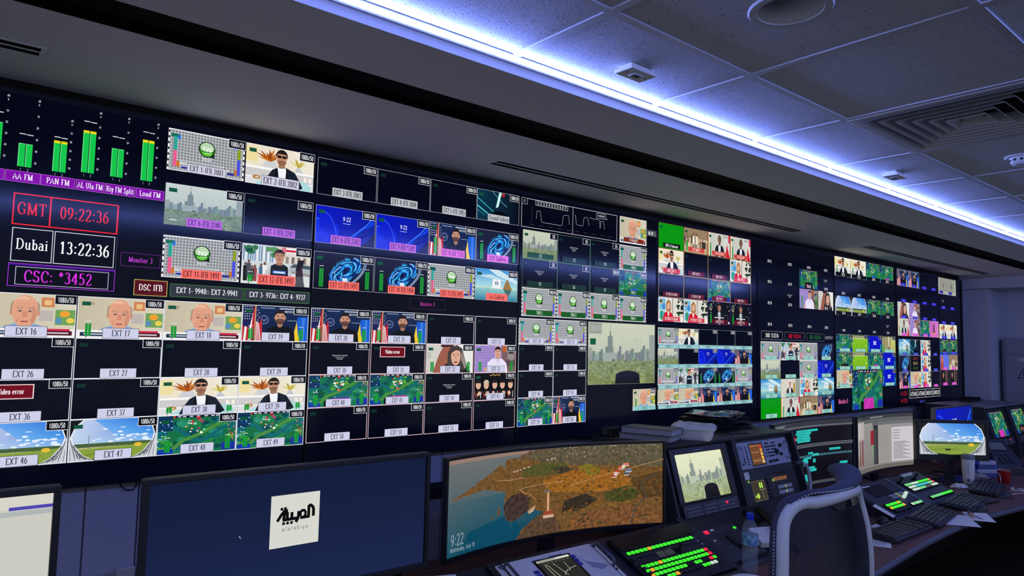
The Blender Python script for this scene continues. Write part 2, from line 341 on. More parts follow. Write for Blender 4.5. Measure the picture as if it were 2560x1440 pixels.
# raised ceiling: slab, T-grid and tiles
ceil = struct('ceiling', MB().box(XA,YO-.1,CZ+.06,XB,YC+.1,CZ+.10), M_black)
XL = [1.245+.611*i for i in range(-4,12)]; XL = [XA]+XL+[XB]
YL = [YO, .548-.594*1, .548, 1.142, YC]
YL = [YO, -.046, .548, 1.142, YC]
DL = (1.55,.845)
tshare = {}
for i in range(len(XL)-1):
    for j in range(len(YL)-1):
        x0, x1, y0, y1 = XL[i], XL[i+1], YL[j], YL[j+1]
        if abs(x0-2.467) < .02 and j == 2: continue                       # the air diffuser sits here
        w_, d_ = x1-x0-.006, y1-y0-.006
        if abs(x0-1.245) < .02 and j == 2:                               # tile with the hole of the downlight
            mb = MB(); n = 32; vs = []; 
            for k in range(n):
                a = 2*math.pi*k/n; c, s = math.cos(a), math.sin(a); q = 1/max(abs(c)/(w_/2), abs(s)/(d_/2))
                vs += [(c*.078, s*.078,0),(c*q,s*q,0),(c*.078,s*.078,.014),(c*q,s*q,.014)]
            fs = []
            for k in range(n):
                l = (k+1)%n; fs += [(4*k,4*l,4*l+1,4*k+1),(4*k+2,4*k+3,4*l+3,4*l+2),(4*k,4*k+2,4*l+2,4*l),(4*k+1,4*l+1,4*l+3,4*k+3)]
            mb.add(vs,fs); me = mb.mesh('ceiling_tile')
        else:
            key = (round(w_,3), round(d_,3))
            if key not in tshare: tshare[key] = MB().box(-w_/2,-d_/2,0,w_/2,d_/2,.014).mesh('ceiling_tile')
            me = tshare[key]
        t = obj('ceiling_tile', me, TILE, ceil); t.location = ((x0+x1)/2,(y0+y1)/2,CZ+.004)
for y in YL[1:-1]: obj('grid_bar', MB().box(XA,y-.012,CZ,XB,y+.012,CZ+.004).box(XA,y-.002,CZ+.004,XB,y+.002,CZ+.03), M_grid, ceil)
for x in XL[1:-1]:
    for j in range(len(YL)-1): obj('grid_bar', MB().box(x-.012,YL[j]+.012*(j>0),CZ,x+.012,YL[j+1]-.012*(j<len(YL)-2),CZ+.004), M_grid, ceil)
# soffits either side with the LED coves
def soffit(name, y0, y1, led_y, sgn, groove=None):
    mb = MB()
    if groove:
        mb.box(XA,y0,SZ,XB,groove[0],CZ+.02).box(XA,groove[1],SZ,XB,y1,CZ+.02)
    else: mb.box(XA,y0,SZ,XB,y1,CZ+.02)
    s = struct(name, mb, M_soff)
    pr = obj('led_channel', MB().box(XA,min(led_y,led_y+sgn*.010),CZ-.024,XB,max(led_y,led_y+sgn*.010),CZ+.0015), M_grid, s)
    mb = MB(); n = 24
    for k in range(n):
        a, b = XA+.02+(XB-XA-.04)*k/n, XA+.02+(XB-XA-.04)*(k+1)/n; y = led_y+sgn*.0105
        mb.add([(a,y,CZ-.018),(b,y,CZ-.018),(b,y,CZ-.003),(a,y,CZ-.003)], [(0,1,2,3) if sgn < 0 else (3,2,1,0)])
    obj('led_tape', mb, M_led, pr)
    return s
so = soffit('soffit_front', YC, YW, YC, -1, (1.787,1.95))
obj('dark_reveal', MB().box(XA,1.787,SZ+.02,XB,1.95,SZ+.03).box(XA,1.787,SZ,XB,1.7885,SZ+.02).box(XA,1.9485,SZ,XB,1.95,SZ+.02), mat('reveal_black',(4,4,6),.8,spec=.1), so)
soffit('soffit_rear', -1.0, YO, YO, 1)
# linear slot diffusers in the soffit
def slot(x0, x1, yc, label, n=2):
    t = thing('slot_diffuser', label, 'air vent', ((x0+x1)/2, yc, SZ), group='linear slot diffusers in the soffit')
    L = (x1-x0)/2; wv_ = .082
    obj('backing', MB().box(-L+.01,-wv_/2+.006,-.0012,L-.01,wv_/2-.006,-.0002), mat('slot_black',(3,3,4),.9,spec=.1), t)
    for y, q in ((-wv_/2+.003,.004), (0,.0035), (wv_/2-.003,.004)): obj('rail', MB().box(-L,y-q,-.003,L,y+q,-.0001), M_soff, t)
    for x in (-L+.006, L-.006): obj('end_cap', MB().box(x-.006,-wv_/2+.007,-.003,x+.006,-.0035,-.0001).box(x-.006,.0035,-.003,x+.006,wv_/2-.007,-.0001), M_soff, t)
slot(-.95,.215,2.262,'linear slot diffuser in the soffit above the audio meters')
slot(1.80,4.33,2.315,'long slot diffuser in the soffit above the GMT test grids')
slot(5.24,7.86,2.30,'slot diffuser in the soffit at the far end of the video wall')
# recessed downlight, switched off
t = thing('downlight', 'round recessed downlight, switched off, in a ceiling tile', 'downlight', (*DL, CZ+.004))
obj('ring', MB().lathe([(.074,.0),(.076,-.006),(.094,-.006),(.098,-.001),(.098,.001),(.074,.001)],48,cap=False), M_grid, t, smooth=True)
obj('reflector', MB().lathe([(.0755,0),(.072,.03),(.055,.055),(.0,.056)],48,cap=False), mat('downlight_reflector',(214,216,222),.4), t, smooth=True)
# square four-way air diffuser
t = thing('ceiling_diffuser', 'square louvred four-way air diffuser in the tile grid', 'air vent', (2.467+.3055, .845, CZ))
S = .297
obj('plenum', MB().box(-S,-S,.05,S,S,.055), M_black, t)
obj('frame', MB().box(-S,-S,-.002,S,-S+.03,.012).box(-S,S-.03,-.002,S,S,.012).box(-S,-S+.03,-.002,-S+.03,S-.03,.012).box(S-.03,-S+.03,-.002,S,S-.03,.012), M_grid, t, bevel=.002)
for k in range(6):
    a = .262-.04*k; b = a-.036; z0, z1 = -.004, .030
    mb = MB(); vs = [(-a,-a,z0),(a,-a,z0),(a,a,z0),(-a,a,z0),(-b,-b,z1),(b,-b,z1),(b,b,z1),(-b,b,z1)]
    vs += [(x*.985 if abs(x)==a else x*.985, y*.985, z+.003) for x,y,z in vs]
    fs = []
    for i in range(4):
        j = (i+1)%4; fs += [(i,j,4+j,4+i),(8+i,12+i,12+j,8+j),(i,8+i,8+j,j)]
    mb.add(vs,fs); obj('louvre', mb, M_grid, t)
obj('centre_plate', MB().box(-.03,-.03,.012,.03,.03,.016), M_grid, t)
# small ceiling devices
def sensor(x, y, label):
    t = thing('ceiling_sensor', label, 'sensor', (x,y,CZ), group='small rectangular ceiling sensors')
    obj('housing', MB().box(-.056,-.034,-.019,.056,.034,-.007).box(-.045,-.024,-.007,.045,.024,.004), M_white, t, bevel=.003)
    obj('face_plate', MB().box(-.020,-.013,-.022,.020,.013,-.019), M_grid, t, bevel=.001)
    for sx in (-.042,.042): obj('screw', MB().lathe([(0,-.0205),(.004,-.0205),(.004,-.019)],10,cap=False), M_steel, t).location = (sx,0,0)
    obj('lens', MB().box(-.012,-.008,-.023,.012,.008,-.022), M_char, t)
sensor(1.565,1.335,'small white rectangular sensor on the tile beside the blue cove, nearer one')
sensor(3.375,1.342,'small white rectangular sensor on the tile beside the blue cove, farther one')
t = thing('smoke_detector', 'round white smoke detector on a ceiling tile past the louvred diffuser', 'smoke detector', (3.44,.875,CZ+.004))
obj('base', MB().lathe([(0,-.008),(.052,-.008),(.056,-.004),(.056,0)],32,cap=False), M_white, t, smooth=True)
obj('dome', MB().lathe([(0,-.038),(.018,-.038),(.030,-.034),(.037,-.024),(.040,-.008)],32,cap=False), M_white, t, smooth=True)
mb = MB()
for k in range(10): mb.cbox((0,0,0),(.010,.003,.008), Matrix.Rotation(k*2*math.pi/10,4,'Z')@Matrix.Translation((0,-.0385,-.018)))
obj('vent_slots', mb, M_black, t)
# cabinet on the far wall
t = thing('electrical_cabinet', 'grey electrical cabinet with warning triangle on the far end wall', 'cabinet', (XB-.002,0,0))
obj('body', MB().box(-.10,1.0,.3,0,2.335,1.80), mat('cabinet_enamel',(140,142,155),.45), t, bevel=.004)
obj('door', MB().box(-.115,1.03,.34,-.10,2.31,1.63), mat('cabinet_enamel'), t, bevel=.003)
obj('header', MB().box(-.112,1.03,1.645,-.10,2.31,1.78), mat('cabinet_enamel'), t, bevel=.003)
p = Paint().rect(0,0,.09,.032,(225,225,228)); p.rect(.006,.006,.084,.026,(60,60,66)); p.rect(.012,.010,.078,.022,(220,220,224))
o = obj('name_plate', p.mesh('name_plate'), INK, t); o.location = (-.1155,2.20,1.575); o.rotation_euler = (0,0,R(-90))
p = Paint().poly([(0,0),(.11,0),(.055,.095)],(40,40,44)); p.poly([(.013,.007),(.097,.007),(.055,.08)],(150,150,160)); p.poly([(.052,.06),(.066,.06),(.056,.04),(.064,.04),(.048,.015),(.053,.034),(.046,.034)],(40,40,44))
o = obj('warning_triangle', p.mesh('warning_triangle'), INK, t); o.location = (-.1155,2.21,1.41); o.rotation_euler = (0,0,R(-90))
# ================================================================ pictures shown on the screens (16 x 9 units each)
FEED = {}
def feed(fn): FEED[fn.__name__[2:]] = fn; return fn
SK = (214,160,130)
def person(p, cx, top, hh, skin, hair, coat, shirt=None, sh=None, beard=None, glasses=None, tilt=0., long=False, brow=True):
    """head and shoulders: cx centre, top of head y, hh head height"""
    rw = hh*.36; cy_ = top-hh*.5; sw = (sh or hh*1.15); yb = -.2; ys = top-hh*1.12
    if long: p.poly([(cx-rw*1.5,top-hh*1.35)]+arc(cx,cy_+hh*.1,rw*1.45,hh*.5,180,0,10)+[(cx+rw*1.6,top-hh*1.45),(cx+rw*.9,top-hh*1.3),(cx-rw*.8,top-hh*1.3)], hair)
    p.poly([(cx-sw,yb),(cx-sw*.95,ys-hh*.55),(cx-sw*.75,ys-hh*.2),(cx-hh*.3,ys),(cx+hh*.3,ys),(cx+sw*.75,ys-hh*.2),(cx+sw*.95,ys-hh*.55),(cx+sw,yb)], coat)
    p.poly([(cx-rw*.5,ys-hh*.02),(cx-rw*.55,cy_-hh*.2),(cx+rw*.55,cy_-hh*.2),(cx+rw*.5,ys-hh*.02),(cx,ys-hh*.14)], tuple(x*.82 for x in skin))
    if shirt: p.poly([(cx-hh*.26,ys+hh*.02),(cx-hh*.1,ys-hh*.08),(cx+hh*.1,ys-hh*.08),(cx+hh*.26,ys+hh*.02),(cx+hh*.22,yb),(cx-hh*.22,yb)], shirt)
    for s in (-1,1): p.ell(cx+s*rw*1.0,cy_-hh*.03,rw*.16,hh*.1,tuple(x*.88 for x in skin),n=8)
    if not long: p.poly(arc(cx,cy_+hh*.08,rw*1.08,hh*.46,-12,192,14), hair)
    p.poly(arc(cx,cy_-hh*.02,rw,hh*.36,0,180,10)+arc(cx,cy_-hh*.08,rw*.96,hh*.42,180,360,12), skin)
    p.poly(arc(cx+rw*.35,cy_-hh*.05,rw*.6,hh*.36,-80,80,8), tuple(x*.93 for x in skin))
    if not long: p.poly(arc(cx,cy_+hh*.2,rw*1.02,hh*.28,8,172,10)+[(cx-rw*.6,cy_+hh*.27),(cx+rw*.6,cy_+hh*.29)], hair)
    else: p.poly([(cx-rw*1.02,cy_-hh*.05)]+arc(cx,cy_+hh*.16,rw*1.05,hh*.32,170,10,8)+[(cx+rw*1.0,cy_-hh*.1),(cx+rw*.75,cy_+hh*.2),(cx-rw*.1,cy_+hh*.34),(cx-rw*.8,cy_+hh*.15)], hair)
    if beard: p.poly(arc(cx,cy_-hh*.2,rw*.93,hh*.30,190,350,10)+[(cx+rw*.5,cy_-hh*.12),(cx-rw*.5,cy_-hh*.12)], beard); 
    if glasses:
        for s in (-1,1): p.ell(cx+s*rw*.45,cy_+hh*.05,rw*.4,hh*.085,glasses,n=10)
        p.line([(cx-rw*.95,cy_+hh*.09),(cx+rw*.95,cy_+hh*.09)],hh*.03,glasses)
    else:
        for s in (-1,1): p.ell(cx+s*rw*.42,cy_+hh*.05,rw*.17,hh*.03,(50,36,32),n=8); p.line([(cx+s*rw*.2,cy_+hh*.12),(cx+s*rw*.7,cy_+hh*.13)],hh*.025,tuple(x*.5 for x in hair) if sum(hair)>90 else hair)
    p.poly([(cx-rw*.12,cy_+hh*.04),(cx+rw*.1,cy_+hh*.04),(cx+rw*.24,cy_-hh*.12),(cx-rw*.2,cy_-hh*.12)], tuple(x*.9 for x in skin))
    p.ell(cx,cy_-hh*.22,rw*.36,hh*.035,(150,78,72),n=10)
@feed
def f_black(p): p.rect(0,0,16,9,(3,5,20))
@feed
def f_dark(p): p.rect(0,0,16,9,(12,14,28)); 
@feed
def f_note(p):
    p.rect(0,0,16,9,(4,6,20))
    for k,(w_,s) in enumerate(((4.6,'Digital Video Protected'),(3.6,'Service is not'),(2.6,'available'))): p.text(s,8,5.2-k*.5,.36,(225,228,235),serif=False,cond=.9,fit=w_)
@feed
def f_error(p):
    p.rect(0,0,16,9,(4,6,20)); p.rect(2.6,4.9,10,8.1,(235,205,205)); p.rect(2.8,5.1,9.8,7.9,(112,6,26)); p.text('Video error',6.3,6.0,1.1,(250,240,240),cond=.62,wt=1.4)
@feed
def f_tvu(p):
    p.rect(0,0,16,9,(132,136,141))
    qs = [[(x-.034,0),(x+.034,0),(x+.034,9),(x-.034,9)] for x in np.arange(.64,16,.64)]+[[(0,y-.034),(16,y-.034),(16,y+.034),(0,y+.034)] for y in np.arange(.5,9,.64)]
    p.many(qs,(238,240,243))
    p.rect(0,0,.35,9,(245,246,248)); p.rect(15.65,0,16,9,(245,246,248)); p.rect(0,8.75,16,9,(240,240,242)); p.rect(0,0,16,.2,(240,240,242))
    p.many([[(x,y),(x+.3,y),(x+.3,y+.55),(x,y+.55)] for y in np.arange(.6,9,1.25) for x in (.02,15.68)],(20,22,28))
    p.rect(.55,7.3,2.3,8.0,(20,110,90)); p.rect(1.9,6.9,2.45,7.8,(40,110,215)); p.rect(1.15,4.4,1.85,7.4,(40,165,150)); p.rect(1.15,.9,1.85,4.4,(232,92,140)); p.rect(1.85,.9,2.5,2.1,(205,118,38))
    p.rect(13.9,1.0,14.55,2.3,(196,112,40)); p.rect(14.45,1.0,15.1,4.6,(70,80,225)); p.rect(14.45,4.6,15.1,7.0,(140,160,24)); p.rect(13.4,6.85,14.45,7.1,(90,150,225))
    p.rect(12.4,.85,13.9,1.3,(34,36,150)); p.rect(2.9,.7,4.4,1.1,(34,36,170)); p.rect(2.6,1.5,12.6,2.0,(224,226,230)); p.rect(2.6,2.15,11.6,2.55,(205,207,212))
    p.line([(2.9,1.75),(12,1.75)],.1,(120,124,130)); p.line([(2.9,2.35),(11,2.35)],.1,(120,124,130))
    p.ell(7.9,5.7,1.75,1.75,(18,44,18),n=28); p.poly([(8.2,4.2),(9.6,3.9),(9.45,5.3)],(18,44,18)); p.ell(7.9,5.7,1.55,1.55,(46,130,28),n=28)
    p.poly(arc(7.9,5.75,1.5,1.5,15,165,14)+arc(7.9,5.6,1.3,.35,180,360,10),(186,216,174)); p.poly(arc(7.9,5.0,1.1,.75,180,360,10),(104,200,60))
    p.text('TVU',7.95,5.25,.85,(252,255,252),serif=False,cond=1.0,wt=1.8); p.rect(7.5,4.85,8.9,4.97,(200,250,190)); p.text('09:22:36',7.9,3.2,.5,(250,250,252),serif=False,wt=1.2)
def plant(p, cx, cy, r, cols, n=26):
    for k in range(n):
        a = random.uniform(15,165); l = r*random.uniform(.6,1.1); ex, ey = cx+l*math.cos(R(a))*1.15, cy+l*math.sin(R(a)); d = r*.07
        p.poly([(cx-d,cy),(cx+d,cy),((cx+ex)/2+d*1.4,(cy+ey)/2+d),(ex,ey),((cx+ex)/2-d,(cy+ey)/2)], rc(*cols))
@feed
def f_sofa(p):
    p.vgrad(0,0,16,9,(226,222,214),(240,228,206)); p.rect(0,3.9,16,9,(236,226,206)); p.rect(0,5.0,2.6,8.4,(238,222,160)); p.rect(11,4.4,16,9,(238,232,214))
    p.rect(0,3.6,16,4.1,(250,249,247)); p.rect(0,1.7,16,3.6,(206,202,202)); p.rect(0,1.5,16,1.75,(246,246,246)); p.rect(0,0,16,1.5,(222,220,222))
    p.poly([(3.6,4.2),(4.5,5.8),(6.6,5.8),(7.4,4.2)],(206,208,212)); plant(p,5.4,5.6,3.1,((190,96,22),(214,130,40),(152,74,20),(226,160,72)),34)
    p.poly([(11.2,4.1),(12.2,5.6),(13.4,4.1)],(196,198,204)); plant(p,12.2,5.3,2.3,((206,182,60),(222,204,110),(184,160,50)),18)
    p.ell(2.5,1.6,.9,.45,(176,122,40)); p.ell(2.6,1.6,.45,.18,(222,220,222)); 
    for x in (13.6,14.8): p.rect(x,2.1,x+.7,3.2,(246,240,226))
    p.ell(13.2,.4,2.2,1.8,(170,218,220)); p.ell(4.2,0,1.8,1.0,(176,220,222))
    p.poly([(3.9,-.1),(4.6,1.6),(6.0,3.8),(7.6,4.7),(9.4,4.7),(11.4,3.9),(12.6,2.0),(13.4,.6),(12.2,-.1)],(26,32,46)); p.poly([(11.6,2.4),(12.9,.9),(11.9,.2),(10.9,1.4)],(18,23,34))
    p.poly([(7.2,4.6),(8.0,4.4),(9.2,4.6),(9.5,-.1),(7.0,-.1)],(244,246,252)); p.poly([(7.2,4.6),(6.6,2.6),(7.1,-.1),(7.6,-.1),(7.5,2.8)],(16,20,30)); p.poly([(9.3,4.7),(9.9,2.6),(9.4,-.1),(9.0,-.1),(9.2,2.6)],(16,20,30))
    person_head(p,8.15,8.7,3.7,(196,142,112),(34,26,24),(22,18,18),(90,60,48))
def person_head(p, cx, top, hh, skin, hair, glasses=None, beard=None):
    rw = hh*.34; cy_ = top-hh*.5
    p.poly([(cx-rw*.55,cy_-hh*.3),(cx+rw*.6,cy_-hh*.3),(cx+rw*.7,cy_-hh*.62),(cx-rw*.6,cy_-hh*.62)],tuple(x*.85 for x in skin))
    p.poly(arc(cx,cy_+hh*.1,rw*1.1,hh*.42,-15,195,12),hair); p.poly(arc(cx,cy_,rw,hh*.33,0,180,10)+arc(cx,cy_-hh*.05,rw*.94,hh*.43,180,360,12),skin)
    p.poly(arc(cx,cy_+hh*.2,rw*1.04,hh*.3,5,175,10)+[(cx-rw*.7,cy_+hh*.24),(cx+rw*.7,cy_+hh*.24)],hair)
    if beard: p.poly(arc(cx,cy_-hh*.22,rw*.86,hh*.27,185,355,10)+[(cx+rw*.5,cy_-hh*.16),(cx-rw*.5,cy_-hh*.16)],tuple((a+b)/2 for a,b in zip(beard,skin)))
    if glasses:
        for s in (-1,1): p.ell(cx+s*rw*.46,cy_+hh*.06,rw*.42,hh*.09,glasses,n=10)
        p.line([(cx-rw,cy_+hh*.1),(cx+rw,cy_+hh*.1)],hh*.035,glasses)
    else:
        for s in (-1,1): p.ell(cx+s*rw*.42,cy_+hh*.06,rw*.16,hh*.03,(50,36,32),n=8); p.line([(cx+s*rw*.18,cy_+hh*.13),(cx+s*rw*.68,cy_+hh*.13)],hh*.03,hair)
    p.poly([(cx-rw*.1,cy_+hh*.04),(cx+rw*.1,cy_+hh*.04),(cx+rw*.2,cy_-hh*.12),(cx-rw*.18,cy_-hh*.12)],tuple(x*.88 for x in skin)); p.ell(cx,cy_-hh*.23,rw*.34,hh*.035,(146,74,70),n=10)
def sky_city(p, sky0, sky1, b1, b2, tr):
    p.vgrad(0,3.6,16,9,sky1,sky0); p.rect(0,0,16,3.8,tr,.6)
    random.seed(5)
    for k in range(34):
        x = k*.48+random.uniform(-.1,.1); h_ = random.uniform(.6,2.1); w_ = random.uniform(.5,1.1); p.rect(x,3.4,x+w_,3.6+h_,jit(rc(b1,b2),8),.12)
    for x in (7.9,9.6,11.4,12.3): p.line([(x,4.6),(x,6.9)],.04,b1); p.line([(x-.6,6.4),(x+.4,6.65)],.03,b1)
    p.poly([(4.4,3.8),(4.4,6.9),(4.7,7.1),(5.3,7.1),(5.55,6.9),(5.55,3.8)],b2,.1); p.rect(4.85,7.1,5.15,7.7,b2); p.line([(5,7.6),(5,8.8)],.08,b2)
    p.many([[(4.55,y),(5.4,y),(5.4,y+.12),(4.55,y+.12)] for y in np.arange(4.2,6.8,.32)],tuple(x*1.12 for x in b2))
    p.rect(14.6,3.6,16.0,7.4,b1,.1); p.rect(3.4,3.3,6.6,4.6,tuple(min(255,x*1.06) for x in b1),.12)
    for k in range(70):
        y = random.uniform(0,3.7); s = .25+(3.8-y)*.16; x = random.uniform(-.3,16)
        j = random.uniform(-24,20); g = (tr[0]+j, tr[1]+j-(3-y)*1.5+3, tr[2]+j*.8-(3-y)*6)
        p.ell(x,y,s*random.uniform(.8,1.9),s*.7,tuple(max(0,min(255,c)) for c in g),.6,n=8)
@feed
def f_skyline(p):
    sky_city(p,(200,211,209),(184,197,198),(146,161,166),(118,136,144),(118,138,112)); p.rect(1.0,1.0,2.4,1.2,(225,228,225))
@feed
def f_skyline2(p): sky_city(p,(204,208,186),(190,197,180),(150,160,156),(120,132,130),(130,144,106))
@feed
def f_skyline3(p): sky_city(p,(228,232,196),(216,222,190),(176,186,166),(134,146,136),(164,178,142))
@feed
def f_win(p):
    p.hgrad(0,0,16,9,(6,20,200),(6,24,150)); p.poly([(0,3.2)]+[(6,5.0)]+[(6.4,0),(0,0)],(8,34,214)); p.poly(arc(0,1.8,5.9,4.2,90,0,12)+[(0,1.8)],(10,44,226)); p.line(arc(0,1.8,5.6,4.0,90,0,14),.12,(70,120,246))
    p.poly(arc(1.5,0,4.3,7.9,95,8,14)+[(5.8,0),(1,4)],(6,28,208)); p.line(arc(1.5,0,4.2,7.8,95,5,14),.14,(64,112,244))
    for a,b,c in ((15.9,7.6,(20,80,236)),(15.9,6.0,(14,60,220)),(15.9,4.2,(8,30,150))): p.poly([(6.8,0),(8.2,0),(13,4.5),(a,b+1.2),(a,b)],c)
    p.line([(7,0),(10,2.6),(13.5,5.4),(16,8.3)],.12,(90,150,252)); p.poly([(12,0),(16,0),(16,3.6),(14,1.4)],(6,10,60)); p.text('9:22',8.2,5.9,1.0,(250,252,255),serif=False,cond=.95,wt=1.1); p.rect(7.2,5.2,9.2,5.32,(190,205,250))
def usflag(p, x0, x1, y0, y1):
    w_ = x1-x0
    for k in range(6):
        a = x0+w_*k/6; p.poly([(a-.4,y0),(a+w_/6-.4,y0),(a+w_/6+.1,y1),(a+.1,y1)],(190,30,44) if k%2 else (238,234,236))
    p.poly([(x0,y0+(y1-y0)*.42),(x0+w_*.62,y0+(y1-y0)*.36),(x0+w_*.95,y1),(x0,y1)],(28,34,84)); 
    p.many([arc(x0+w_*(.1+.16*(k%5))+.05*(k//5%2),y1-.55-.62*(k//5),.13,.13,0,360,5)[:5] for k in range(30) if .1+.16*(k%5) < .9-.05*(k//5)],(240,240,245))
@feed
def f_leader(p):
    p.vgrad(0,0,16,9,(12,24,58),(22,42,84)); p.text('INSTITUTE',11.4,7.4,.55,(226,230,240),fit=4.2); p.rect(8.8,8.3,13.4,8.6,(190,198,216)); p.rect(4.2,8.35,7.6,8.55,(150,160,186)); p.rect(10.8,5.3,13.2,5.45,(150,162,190))
    p.ell(5.1,5.4,1.1,1.15,(120,136,176)); p.ell(5.1,5.4,.92,.97,(26,44,88)); p.line([(4.6,5.6),(5.1,5.0),(5.6,5.7)],.16,(150,165,200))
    usflag(p,-.3,3.0,0,9.2); p.rect(2.85,0,3.25,9,(186,140,104)); p.poly([(3.2,8.6),(4.6,5.0),(4.9,0),(3.2,0)],(196,44,54)); p.many([[(3.3+.5*k,0),(3.52+.5*k,0),(3.4+.25*k,6.2-.9*k),(3.25+.25*k,6.2-.9*k)] for k in range(3)],(232,228,232))
    p.poly([(3.2,8.8),(4.3,6.6),(4.2,4.6),(3.2,5.0)],(30,36,88)); p.many([arc(3.6+.3*(k%2),5.3+.62*k,.12,.12,0,360,5)[:5] for k in range(5)],(240,240,245))
    p.poly([(12.6,0),(12.9,3.4),(13.4,6.4),(16,6.4),(16,0)],(24,92,206)); p.hgrad(14.2,0,15.2,6.4,(24,92,206),(70,140,236)); p.poly([(12.3,0),(12.7,2.8),(13.2,5.2),(13.6,2.0),(14.2,0)],(238,200,48))
    person(p,9.0,8.0,3.6,(202,148,126),(38,28,26),(16,18,24),sh=3.9,beard=(92,64,54))
@feed
def f_spiral(p):
    p.vgrad(0,0,16,9,(6,8,22),(30,34,62)); random.seed(3)
    p.poly([(x*.82+8.4,y*.9+4.6) for x,y in [(math.cos(a)*5.6*math.cos(.55)-math.sin(a)*2.9*math.sin(.55),math.cos(a)*5.6*math.sin(.55)+math.sin(a)*2.9*math.cos(.55)) for a in np.linspace(0,6.2,30)]],(8,40,110))
    def pt(r,a,e=.52,t=.55): return (8.4+.82*(r*math.cos(a)*math.cos(t)-r*e*math.sin(a)*math.sin(t)),4.6+.9*(r*math.cos(a)*math.sin(t)+r*e*math.sin(a)*math.cos(t)))
    for k in range(60):
        r = random.uniform(1.2,5.6); a = random.uniform(0,6.28); L = random.uniform(.3,1.3); p.line([pt(r+.1*i,a+L*i/6) for i in range(7)],random.uniform(.08,.34),rc((40,140,240),(20,90,210),(90,200,255),(16,60,160),(30,190,230),(150,220,255)))
    for k in range(16): a = 1.2+k*.13; q = pt(5.3,a); p.poly([q,(q[0]+.35,q[1]+.1),(q[0]-.1,q[1]+random.uniform(.5,1.2))],(60,170,250))
    for k in range(4): p.line([pt(6.6+.35*k,a) for a in np.linspace(4.0,6.6,16)],.09,(190,215,245) if k%2 else (120,160,220))
    p.ell(8.3,4.9,.5,.7,(14,20,60)); p.rect(7.6,2.1,8.9,2.9,(222,232,246)); p.text('NEWS',8.2,1.5,.5,(222,232,246),serif=False,wt=1.6)
@feed
def f_street(p):
    p.vgrad(0,0,16,9,(222,224,224),(190,204,214)); random.seed(9)
    p.rect(0,4.4,8,9,(206,214,220)); p.rect(8,5.2,16,9,(220,212,200)); 
    for k in range(16): x = .3+.5*k; p.rect(x,5.2,x+.25,8.7,rc((110,150,190),(90,130,170),(236,240,244)))
    p.rect(9.2,7.6,14.2,8.8,(240,236,236)); p.rect(9.6,7.9,13.6,8.4,(200,40,60)); p.rect(9.0,7.5,10,8.9,(214,120,130))
    for k in range(10): p.ell(random.uniform(1,8),random.uniform(6.8,8.6),random.uniform(.5,1.2),.6,rc((60,120,80),(90,150,90),(120,170,90)),.3,n=9)
    for x in (8.6,10.0,11.4,12.8,14.2): p.rect(x,5.2,x+.7,6.8,rc((120,110,100),(150,140,130)))
    p.poly([(10.5,3.4),(16,3.0),(16,5.2),(12,5.6)],(170,180,186)); p.poly([(11,4.4),(16,4.2),(16,5.0),(12,5.2)],(70,84,96)); p.poly([(10.4,3.2),(16,2.4),(16,3.0),(10.8,3.5)],(150,140,140))
    for x,y,h_,c in ((.9,4.0,3.4,(26,26,30)),(1.6,4.6,3.2,(70,80,92)),(3.0,3.6,3.0,(150,70,80)),(2.4,3.4,2.2,(60,62,70)),(4.4,4.0,3.6,(70,110,150)),(5.2,4.4,2.2,(236,236,238))):
        p.poly([(x-.45,y-h_),(x+.45,y-h_),(x+.5,y),(x-.5,y)],c,.2); p.ell(x,y+.35,.3,.42,(120,84,70),n=9)
    p.poly([(12.6,.4),(14.6,.2),(14.2,3.4),(13.9,5.0),(13.0,4.8),(12.5,3)],(60,40,54)); p.poly([(12.4,3.4),(13.0,6.2),(14.4,6.3),(14.2,4.8)],(34,26,36)); p.poly([(12.4,-.1),(14.8,-.1),(14.2,2.4),(12.8,2.4)],(80,84,90))
    p.poly([(5.0,-.1),(5.4,3.2),(7.0,4.6),(10.0,4.6),(11.4,3.4),(12.0,-.1)],(190,196,200),.25); p.poly([(6.4,-.1),(6.6,4.4),(7.6,4.9),(9.6,4.9),(10.6,4.3),(10.8,-.1)],(30,34,42)); p.rect(7.0,2.6,10.2,3.4,(40,96,180)); p.rect(7.3,2.8,9.9,3.2,(210,224,240)); p.rect(7.6,1.0,9.6,2.3,(20,22,28))
    person_head(p,8.5,8.3,3.3,(196,140,116),(54,42,38))
